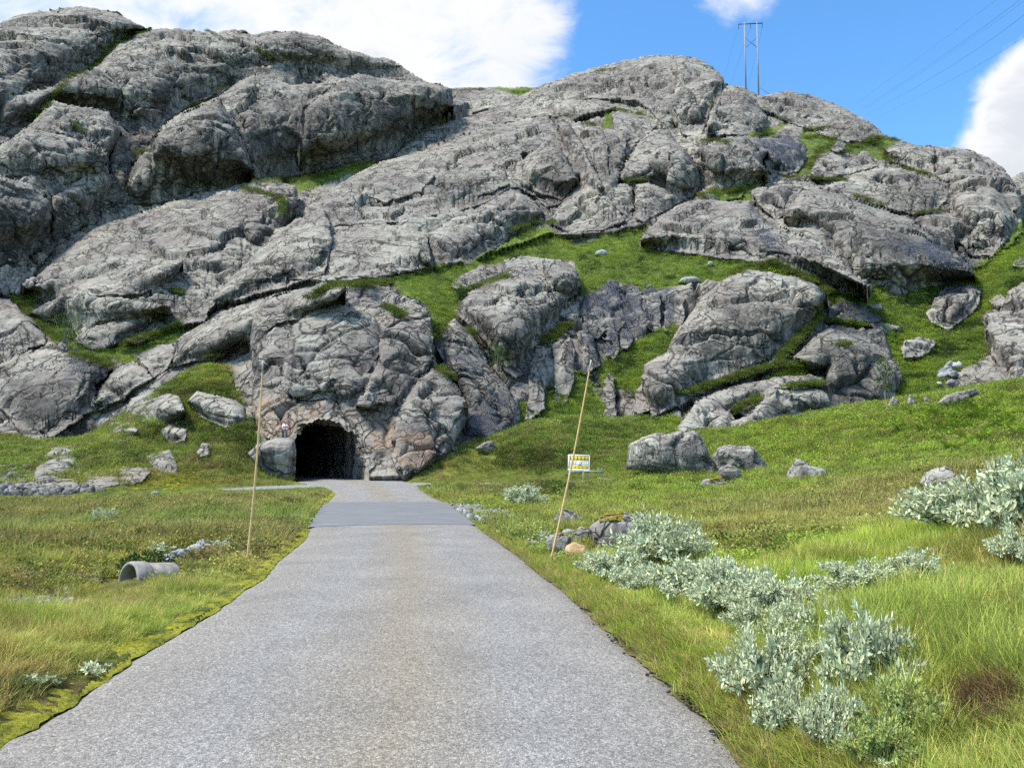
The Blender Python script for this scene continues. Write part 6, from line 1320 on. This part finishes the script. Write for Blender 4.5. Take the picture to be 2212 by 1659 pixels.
# turf in the joints and on the small ledges of the rock, along lines read off the photograph
LINES = [('1', [(1000, 210), (850, 225), (740, 290), (640, 400), (560, 460), (450, 500), (380, 590), (300, 700), (160, 780)], 3), ('1', [(1380, 600), (1470, 540)], 1), ('1', [(1200, 700), (1300, 670)], 1), ('1', [(1340, 205), (1480, 270)], 1), ('1', [(1660, 320), (1780, 370)], 1.5), ('1', [(470, 800), (560, 860)], 1.5), ('1', [(1570, 1220), (1830, 1290), (1830, 1400)], 3), ('1', [(1640, 1180), (2000, 1160), (2200, 1110)], 2), ('1', [(870, 1000), (980, 980)], 2),
 ('2', [(0, 1090), (220, 1050)], 3), ('2', [(1750, 700), (2030, 760)], 1), ('2', [(1370, 740), (1500, 750)], 1.5), ('2', [(1560, 800), (1680, 800)], 1.5), ('2', [(740, 590), (930, 575)], 1.5), ('2', [(1080, 600), (1220, 590)], 1.5), ('2', [(1110, 1480), (1230, 1440), (1400, 1430)], 2), ('2', [(1770, 1170), (1980, 1160)], 1), ('2', [(1650, 460), (1780, 450)], 1),
 ('3', [(110, 910), (290, 930)], 2), ('3', [(430, 890), (660, 870)], 2), ('3', [(770, 850), (950, 830)], 2), ('3', [(790, 900), (980, 910), (870, 990), (800, 1100)], 4), ('3', [(1050, 980), (1250, 900), (1330, 1050)], 4), ('3', [(1240, 890), (1400, 920)], 2), ('3', [(1420, 1090), (1650, 1160)], 1.5), ('3', [(650, 1150), (1060, 1170)], 1), ('3', [(1100, 1270), (1300, 1340)], 1), ('3', [(1500, 1390), (1680, 1370)], 1.5), ('3', [(90, 1280), (500, 1200)], 3), ('3', [(200, 620), (180, 690)], 1), ('3', [(600, 770), (700, 790)], 1), ('3', [(530, 830), (560, 860)], 1),
 ('4', [(100, 280), (200, 390), (330, 500), (420, 600)], 2.5), ('4', [(800, 580), (1180, 450)], 2.5), ('4', [(460, 630), (720, 720)], 3), ('4', [(1100, 230), (1200, 240)], 2), ('4', [(1330, 670), (1430, 650)], 1), ('4', [(2000, 290), (2190, 180)], 2),
 ('5', [(1300, 560), (1470, 450)], 4), ('5', [(600, 560), (680, 450)], 3), ('5', [(820, 470), (880, 530)], 2), ('5', [(620, 720), (740, 800)], 1.5), ('5', [(280, 330), (420, 390)], 3), ('5', [(800, 230), (1080, 130)], 2), ('5', [(0, 200), (340, 170)], 3),
 ('6', [(300, 120), (560, 40), (700, 110), (880, 180), (950, 250)], 3), ('6', [(880, 300), (880, 400), (760, 520), (600, 700)], 3), ('6', [(0, 900), (560, 720), (830, 710)], 3), ('6', [(680, 850), (900, 840)], 3), ('6', [(320, 1020), (480, 930)], 3), ('6', [(940, 420), (1180, 460)], 2), ('6', [(990, 600), (1080, 570)], 2)]
P_ = []
for win, ln, wd in LINES:
    c_ = np.array(zp(win, ln)); d_ = np.r_[0, np.cumsum(np.hypot(*np.diff(c_, axis=0).T))]; n = int(d_[-1] * (.35 + .35 * wd)); u_ = rng.random(n) * d_[-1]
    X_u = np.interp(u_, d_, c_[:, 0]) + rng.normal(0, wd * 1.3, n); Y_u = np.interp(u_, d_, c_[:, 1]) + rng.normal(0, wd * .9, n)
    for a, b2 in zip(X_u, Y_u):
        r_ = float(DEP_M[int(np.clip(round(b2 / 5), 0, len(BV) - 1)), int(np.clip(round((a + 200) / 5), 0, len(BU) - 1))]); P_.append(at(a, b2, r_ - .45))
P_ = np.array(P_); n3 = rng.random(len(P_)); t_ = np.where((n3 > .55)[:, None], C_GREEN, np.where((n3 < .3)[:, None], C_DARK * 1.5, C_OLIVE * .7)) * rng.uniform(.6, 1.15, (len(P_), 1))
scatter('crevice_turf', FAR + SHR, m_shrub, P_, mk(len(P_)), rng.uniform(1.3, 2.6, len(P_)), t_, rng.integers(0, 5, len(P_)), 'heather and grass growing in the joints of the rock', 'turf')
# moss along the road edges
CU = [cushion(k) for k in range(4)]
def edge_points(xe, n, out0, out1, y0, y1, sgn):
    yy = y0 * (y1 / y0) ** rng.random(n); xx = np.interp(yy, ys, xe); o_ = rng.uniform(out0, out1, n); return xx + sgn * o_, yy, o_
def moss_mat(name, stops):
    m, t, b = new_mat(name, .95, .1); v = objvec(t); n1 = noise(t, v, 30, 5, .75); n2 = noise(t, v, 2.5, 3, .6)
    lk(t, ramp(t, math_n(t, 'ADD', math_n(t, 'MULTIPLY', n1, .6), math_n(t, 'MULTIPLY', n2, .4)), stops), b.inputs['Base Color']); bump(t, b, n1, 1.0, .03); return m
m_ymoss = moss_mat('yellow_moss', [(.36, (.08, .09, .02)), (.46, (.21, .22, .03)), (.57, (.38, .37, .045)), (.70, (.52, .48, .07))])
m_omoss = moss_mat('olive_moss', [(.32, (.05, .045, .025)), (.48, (.15, .14, .05)), (.62, (.28, .24, .09)), (.75, (.36, .30, .13))])
def ribbon(name, xe, sgn, y0, y1, wmin, wmax, hgt, mat, label, seed):
    n = 1400; yy = np.geomspace(y0, y1, n); xx = np.interp(yy, ys, xe); cl = fbm(np.stack([yy * 1.1, yy * 0, yy * 0], -1), 3, gain=.6, seed=seed); wd = wmin + (wmax - wmin) * smooth01(cl * 1.3 + .5)
    wd *= 1 + .5 * fbm(np.stack([yy * 7, yy * 0, yy * 0], -1), 2, seed=seed + 1); inn = .03 + .09 * np.clip(fbm(np.stack([yy * 2.7, yy * 0 + 3, yy * 0], -1), 3, gain=.65, seed=seed + 2) + .2, -.2, 1)
    k = 16; s_ = np.linspace(0, 1, k); XX = xx[:, None] + sgn * (-inn[:, None] + (wd + inn)[:, None] * s_); YY = np.repeat(yy[:, None], k, 1)
    pr_ = np.sin(math.pi * np.clip(s_ * 1.02, 0, 1)) ** .6; p_ = np.stack([XX, YY, XX * 0], -1)
    ZZ = np.maximum(ground_z(XX, YY, True), -.01) * s_ + pr_ * hgt * (1 + .9 * fbm(p_ * 9, 3, gain=.6, seed=seed + 3)) * np.clip(wd / wmax, .2, 1)[:, None] - .012
    i_ = np.arange(n * k).reshape(n, k); q = np.stack([i_[:-1, :-1], i_[:-1, 1:], i_[1:, 1:], i_[1:, :-1]], -1).reshape(-1, 4)
    if sgn < 0: q = q[:, ::-1]
    tag(link(name, mesh_np(name, np.stack([XX, YY, ZZ], -1).reshape(-1, 3), q), mat), label, 'moss', None, 'stuff')
ribbon('edge_moss', lx, -1, 2.8, 17.8, .05, .29, .035, m_ymoss, 'yellow green moss band along the left road edge', 15)
ribbon('edge_moss', lx, -1, 27.5, 37, .02, .45, .05, m_ymoss, 'yellow moss patch on the left road edge before the tunnel', 19)
ribbon('edge_moss', rx, 1, 2.8, 17.5, .02, .13, .022, m_omoss, 'dull olive moss band along the right road edge', 17)
x, y, o_ = edge_points(rx, 2600, .02, .38, 3.0, 18, 1); z = np.maximum(ground_z(x, y), 0.0); tm = C_STRAW * rng.uniform(.9, 1.6, (len(x), 1)); g_ = rng.random(len(x)) < .6; tm[g_] = C_LUSH * rng.uniform(.9, 1.5, (g_.sum(), 1))
scatter('verge_straw', TUFT[4:6], m_grass, np.stack([x, y, z], -1), mk(len(x)), rng.uniform(.45, .95, len(x)), tm, rng.integers(0, 2, len(x)), 'short straw coloured grass along the right road edge', 'grass')
x, y, o_ = edge_points(rx, 2600, -.16, .10, 3.2, 8.5, 1); cl = fbm(np.stack([y * 2.2, x * 0, x * 0], -1), 2, seed=16); ok = rng.random(len(x)) < smooth01(cl * 2 + .25) * np.exp(-((o_ + .01) / .07) ** 2); x, y = x[ok], y[ok]
scatter('soil_crumbs', [c_.copy() for c_ in CU], m_crumb, np.stack([x, y, np.full(len(x), .012)], -1), mk(len(x)), rng.uniform(.004, .018, len(x)), np.full((len(x), 3), .02), rng.integers(0, 4, len(x)), 'black soil crumbs along the near right road edge', 'soil')
# moss patches on the bank and at the hill foot
q_ = []
for px, py, s1, s2, n in [(380, 1040, 22, 7, 260), (290, 1043, 10, 4, 120), (330, 1047, 40, 4, 160), (230, 1205, 30, 12, 160), (160, 1235, 45, 14, 160), (1085, 1085, 25, 9, 200), (1160, 1110, 25, 8, 120), (60, 1180, 40, 20, 120)]:
    q_.append(np.stack([rng.normal(px, s1, n), rng.normal(py, s2, n)], -1))
q_ = np.vstack(q_); P_, r_ = ground_hit(q_[:, 0], q_[:, 1]); P_[:, 2] = ground_z(P_[:, 0], P_[:, 1]); ok = road_sd(P_[:, 0], P_[:, 1]) > .4; P_ = P_[ok]; r_ = r_[ok]
scatter('bank_moss', CU, m_moss, P_, mk(len(P_)), np.stack([.0032 * r_ * rng.uniform(.4, 1.5, len(P_)) + .02] * 2 + [.0028 * r_ * rng.uniform(.4, 1.5, len(P_)) + .02], -1), np.array([.36, .33, .025]) * rng.uniform(.4, 1.15, (len(P_), 1)), rng.integers(0, 4, len(P_)), 'yellow moss cushions on the banks and at the hill foot', 'moss')
# gravel and scree
GS = [stone_mesh('gravel', 200 + k, 2) for k in range(4)]
for me in GS: fattr(me, 'vary', rng.random(len(me.vertices)))
q_ = []
for px, py, s1, s2, n in [(1010, 1100, 22, 5, 380), (1060, 1112, 25, 6, 420), (1095, 1125, 14, 6, 260), (1130, 1150, 14, 8, 130), (1170, 1165, 14, 8, 120), (625, 1120, 16, 4, 130)]:
    q_.append(np.stack([rng.normal(px, s1, n), rng.normal(py, s2, n)], -1))
q_ = np.vstack(q_); P_, r_ = ground_hit(q_[:, 0], q_[:, 1]); P_[:, 2] = ground_z(P_[:, 0], P_[:, 1]) + .01; ok = road_sd(P_[:, 0], P_[:, 1]) > .05; P_ = P_[ok]
scatter('roadside_gravel', GS, m_gstone, P_, rng.uniform(0, 6, (len(P_), 3)), rng.uniform(.03, .09, len(P_)), np.array([.30, .298, .285]) * rng.uniform(.4, 1.3, (len(P_), 1)), rng.integers(0, 4, len(P_)), 'pale loose gravel beside the road near the dark patch', 'gravel')
q_ = []
for px, py, s1, s2, n in [(25, 1064, 45, 7, 900), (95, 1056, 30, 5, 350), (150, 1062, 25, 4, 120), (60, 1028, 25, 8, 120)]: q_.append(np.stack([rng.normal(px, s1, n), rng.normal(py, s2, n)], -1))
q_ = np.vstack(q_); P_, r_ = ground_hit(q_[:, 0], q_[:, 1]); P_[:, 2] = ground_z(P_[:, 0], P_[:, 1]) + .05
scatter('scree', GS, m_gstone, P_, rng.uniform(0, 6, (len(P_), 3)), rng.uniform(.08, .28, len(P_)), np.array([.22, .212, .195]) * rng.uniform(.4, 1.25, (len(P_), 1)), rng.integers(0, 4, len(P_)), 'grey scree at the foot of the left hill', 'scree')
q_ = []
for px, py, s1, s2, n in [(100, 1298, 22, 7, 200), (235, 1192, 10, 4, 70), (50, 1320, 20, 6, 80), (170, 1258, 25, 8, 90)]: q_.append(np.stack([rng.normal(px, s1, n), rng.normal(py, s2, n)], -1))
q_ = np.vstack(q_); P_, r_ = ground_hit(q_[:, 0], q_[:, 1]); P_[:, 2] = ground_z(P_[:, 0], P_[:, 1]) + .02
scatter('stream_stones', GS, m_gstone, P_, rng.uniform(0, 6, (len(P_), 3)), rng.uniform(.02, .07, len(P_)), np.array([.33, .31, .28]) * rng.uniform(.4, 1.25, (len(P_), 1)), rng.integers(0, 4, len(P_)), 'small stones in the dry stream bed below the culvert', 'gravel')
px = rng.normal(20, 25, 260); py = rng.normal(605, 12, 260); P_ = np.array([at(a, c, dep_at(a, c) - .6) for a, c in zip(px, py)])
scatter('mountain_scree', GS, m_gstone, P_, rng.uniform(0, 6, (len(P_), 3)), rng.uniform(.25, .7, len(P_)), np.array([.34, .31, .29]) * rng.uniform(.5, 1.25, (len(P_), 1)), rng.integers(0, 4, len(P_)), 'pale scree below the dark left cliff', 'scree')
# dead grass tussock
q_, r_ = ground_hit(2120, 1535); n = 90; P_ = np.repeat(q_, n, 0) + rng.normal(0, .13, (n, 3)) * [1, 1, 0]; P_[:, 2] = ground_z(P_[:, 0], P_[:, 1])
scatter('withered_grass', TUFT[3:6], m_grass, P_, np.stack([rng.normal(0, .8, n), rng.normal(0, .8, n), rng.random(n) * 6.28], -1), rng.uniform(.5, .9, n), np.array([.21, .125, .065]) * rng.uniform(.5, 1.3, (n, 1)), rng.integers(0, 3, n), 'patch of withered brown grass in the right foreground', 'grass')

# ------------------------------------------------------------------ willows
def willow(seed, nstem=16, nleaf=30, W=.5, H=.5, leaf=.055, sparse=False):
    """bush about 2W wide and H high: stems and silver leaves, as two meshes"""
    g_ = np.random.default_rng(seed); st = MB(); V = []; T_ = []; vary = []; c = 0
    for k in range(nstem):
        a = 6.283 * (k + g_.random() * .8) / nstem; reach = W * math.sqrt(g_.uniform(.05, 1.0)); tz = H * g_.uniform(.60, .92) * math.sqrt(max(.10, 1 - .85 * (reach / W) ** 2))
        b0 = np.array([math.cos(a), math.sin(a), 0]) * reach * .25 * g_.random(); tp = np.array([math.cos(a) * reach, math.sin(a) * reach, tz])
        f = np.linspace(0, 1, 6); ctrl = b0 * .4 + tp * .35 + np.array([0, 0, tz * .28]); wob = g_.normal(0, .012, (6, 3)) * f[:, None]
        pts = ((1 - f) ** 2)[:, None] * b0 + (2 * f * (1 - f))[:, None] * ctrl + (f ** 2)[:, None] * tp + wob
        st.tube(pts, .0055 - .0035 * f, 4, cap=False)
        shoots = [(pts[5], pts[5] - pts[4], 1.0)]
        for j in range(8 if not sparse else 3):
            i = g_.integers(2, 5); p0 = pts[i] + (pts[i + 1 if i < 5 else i] - pts[i]) * g_.random(); d = (pts[5] - pts[i]); d = d / (np.linalg.norm(d) + 1e-9) + g_.normal(0, .75, 3); d[2] = abs(d[2]) * .55 + .2; d /= np.linalg.norm(d)
            L = g_.uniform(.06, .15) * (H / .5) ** .7; st.tube([p0, p0 + d * L * .5 + g_.normal(0, .008, 3), p0 + d * L], [.003, .0025, .0015], 3, cap=False); shoots.append((p0 + d * L, d, .9))
        for tip_, d, q in shoots:
            d = d / (np.linalg.norm(d) + 1e-9); nl = int(nleaf / 3.4 * g_.uniform(.6, 1.2)); ang = g_.random() * 6.283
            for i in range(nl):
                back = .13 * (i / nl) * (H / .5) ** .5; ang += 2.4; u1 = np.cross(d, [.3, .2, 1.0]); u1 /= np.linalg.norm(u1); u2 = np.cross(d, u1)
                o_ = math.cos(ang) * u1 + math.sin(ang) * u2; open_ = .45 + 1.0 * (i / nl) + g_.normal(0, .18)
                ld = d * math.cos(open_) + o_ * math.sin(open_); ld[2] += .12; L = leaf * g_.uniform(.65, 1.15) * (.6 + .4 * min(1, i / nl * 3))
                lv = leaf_verts(tip_ - d * back, ld, d + g_.normal(0, .2, 3), L, L * .40); V += lv; T_ += [tuple(x_ + c for x_ in tt_) for tt_ in LQ]; va = g_.random(); vary += [va] * 7; c += 7
    sm = mesh_np('stems', np.vstack(st.V), np.vstack(st.Q), None); sm.materials.append(m_twig)
    lm = mesh_np('foliage', np.array(V), None, T_); fattr(lm, 'vary', vary); return sm, lm
WV = [willow(41, 40, 34, leaf=.060), willow(42, 42, 34, leaf=.058), willow(43, 38, 36, leaf=.062), willow(44, 44, 34, W=.5, H=.42, leaf=.058)]
WS = [willow(51, 9, 30, W=.28, H=.5, sparse=True, leaf=.085), willow(52, 8, 30, W=.3, H=.45, sparse=True, leaf=.085)]
WG = [(s_, l_.copy()) for s_, l_ in WV[:2]]
for s_, l_ in WV + WS: l_.materials.append(m_willow)
for s_, l_ in WG: l_.materials.append(m_willow_g)
def bush(px, py, wpx, hpx, label, kind=WV, k=0, name='willow_bush', group='willow bushes'):
    q_, r_ = ground_hit(px, py); b_ = q_[0]; mpp = float(r_[0]) / FPX; W2 = wpx * mpp * 1.36; H2 = hpx * mpp * 1.2
    root = empty(name, (b_[0], b_[1], float(ground_z(b_[0], b_[1])) - .02), rng.random() * 6.28); w0 = 1.0 if kind is not WS else .6; h0 = .5
    root.scale = (W2 / w0 / 1.12, W2 / w0 / 1.12, H2 / h0 / 1.0)
    s_, l_ = kind[k % len(kind)]; link('stems', s_, None, root); link('foliage', l_, None, root); tag(root, label, 'willow', group)
for i, a in enumerate([
    (1425, 1232, 175, 105, 'tall silver willow bush in front of the mossy boulder'), (1335, 1258, 140, 66, 'low silver willow at the road end of the willow bank'), (1475, 1292, 180, 84, 'broad silver willow in the middle of the roadside bank'),
    (1390, 1270, 120, 60, 'small willow wedged between the low and the broad willow'), (1575, 1322, 175, 104, 'dense silver willow on the right half of the bank'), (1680, 1352, 175, 96, 'silver willow at the right end of the roadside bank'), (1530, 1275, 150, 66, 'willow filling the gap behind the dense bank willow'), (1625, 1318, 150, 76, 'willow between the dense and the right end bank willow'), (1300, 1243, 90, 44, 'smallest willow at the left tip of the roadside bank'), (1640, 1385, 130, 74, 'low willow hanging under the right half of the bank'), (1765, 1352, 100, 54, 'willow tuft beyond the right end of the bank'), (1725, 1402, 120, 98, 'willow hanging down below the right end of the bank'),
    (1650, 1508, 170, 132, 'leafy silver willow nearest to the road edge'), (1730, 1452, 140, 84, 'thin willow between the bank and the near roadside willow'), (1875, 1485, 165, 155, 'round silver willow standing alone in the grass'),
    (1695, 1580, 115, 110, 'open willow with dark stems close to the road'), (1800, 1612, 120, 118, 'large leaved willow right of the dark stemmed one'),
    (2075, 1165, 195, 100, 'silver willow thicket front near the right picture edge'), (2190, 1172, 190, 140, 'tallest silver willow at the right picture edge'), (2150, 1135, 160, 80, 'willow behind the thicket near the triangular boulder'), (2205, 1215, 90, 70, 'small willow below the right edge thicket'),
    (1848, 1278, 150, 62, 'low willow patch in the meadow beyond the round willow'), (1975, 1250, 105, 58, 'domed low willow right of the meadow willow patch')]): bush(*a, WV, i)
for i, a in enumerate([(1130, 1099, 86, 46, 'single dark willow bush beside the gravel near the tunnel'), (226, 1137, 52, 38, 'single round willow bush on the left bank')]): bush(*a, WV, i + 1)
for i, a in enumerate([(1950, 1580, 130, 100, 'sparse green willow shoots in the near right grass'), (1905, 1655, 130, 95, 'yellow green willow at the bottom right')]): bush(*a, WG, i)
for i, a in enumerate([(1857, 1200, 40, 34, 'single willow sprig above the meadow willow patch'), (2050, 1206, 45, 26, 'willow sprig left of the small right edge willow'), (2068, 1375, 60, 34, 'lone willow sprig in the right grass'), (2106, 1462, 28, 30, 'tiny willow sprig above the withered patch'),
    (1925, 1668, 70, 40, 'pale willow sprig at the bottom picture edge'), (1890, 1545, 60, 66, 'willow sprig just below the round willow'), (1990, 1572, 70, 50, 'willow sprig on the right of the green shoots'), (196, 1458, 62, 36, 'willow sprig at the left road edge moss'), (80, 1478, 48, 26, 'willow sprig left of the road edge sprig'), (112, 1476, 40, 22, 'second small sprig between the left willow sprigs'), (478, 1192, 34, 22, 'willow sprig beside the left snow pole'), (345, 1196, 40, 24, 'willow sprig above the culvert pipe'), (170, 1166, 26, 14, 'willow sprig on the bank below the round left willow'), (355, 1115, 30, 14, 'grey sprig on the left bank near the tunnel road')]): bush(*a, WS, i, 'willow_sprig', 'willow sprigs')
# juniper mat over the culvert
q_, r_ = ground_hit(318, 1240); jm = shrublet(900, .5, .30, .05, 66); jm.materials.append(m_juniper); root = empty('juniper', (q_[0, 0], q_[0, 1], q_[0, 2] - .02)); link('foliage', jm, None, root); root.scale = (.8, .6, 1.25)
MB().tube([(0, 0, -.05), (.1, .05, .1), (.28, .1, .16)], [.012, .009, .005], 5).build('stem', m_twig, root); tag(root, 'dark juniper spreading over the culvert pipe', 'juniper')

# ------------------------------------------------------------------ small birches on the rock
def birch(px, py, wpx, hpx, label, seed):
    r_ = dep_at(px, py) - .6; b_ = at(px, py, r_); mpp = r_ / FPX; Hh, Ww = hpx * mpp, wpx * mpp; g_ = np.random.default_rng(seed)
    root = empty('birch_shrub', tuple(b_)); st = MB(); V = []; T_ = []; vary = []; c = 0
    for k in range(6):
        a = g_.random() * 6.283; tp = np.array([math.cos(a) * Ww * .35 * g_.random(), math.sin(a) * Ww * .35 * g_.random(), Hh * g_.uniform(.7, 1)]); f = np.linspace(0, 1, 7); pts = tp * f[:, None] * np.array([1, 1, 1]) + g_.normal(0, .04, (7, 3)) * f[:, None]; pts[0, 2] = -.3
        st.tube(pts, .05 - .04 * f, 5, cap=False)
        for j in range(9):
            p0 = pts[g_.integers(2, 7)]; cl = p0 + g_.normal(0, 1, 3) * np.array([Ww * .16, Ww * .16, Hh * .08])
            for i in range(16):
                p = cl + g_.normal(0, 1, 3) * np.array([.22, .22, .16]) * Ww / 3; d = g_.normal(0, 1, 3); d /= np.linalg.norm(d); s_ = np.cross(d, g_.normal(0, 1, 3)); s_ /= np.linalg.norm(s_); L = g_.uniform(.10, .20)
                V += [p, p + d * L * .5 + s_ * L * .35, p + d * L, p + d * L * .5 - s_ * L * .35]; T_ += [(c, c + 1, c + 2), (c, c + 2, c + 3)]; vary += [g_.random()] * 4; c += 4
    st.build('trunk', m_bark, root, True); lm = mesh_np('crown', V, None, T_); fattr(lm, 'vary', vary); link('crown', lm, m_birch, root); tag(root, label, 'birch', 'small birches on the mountain')
birch(140, 752, 75, 66, 'small birch growing in the gully of the lower left cliff', 1); birch(1075, 800, 52, 55, 'dark green birch bush in the cleft right of the tunnel cliff', 2)
birch(1912, 855, 42, 78, 'slender young birch at the foot of the right cliffs', 3); birch(325, 690, 30, 34, 'tiny birch at the ledge above the left hill', 4); birch(995, 660, 30, 44, 'thin birch on the grass ledge above the tunnel', 5)
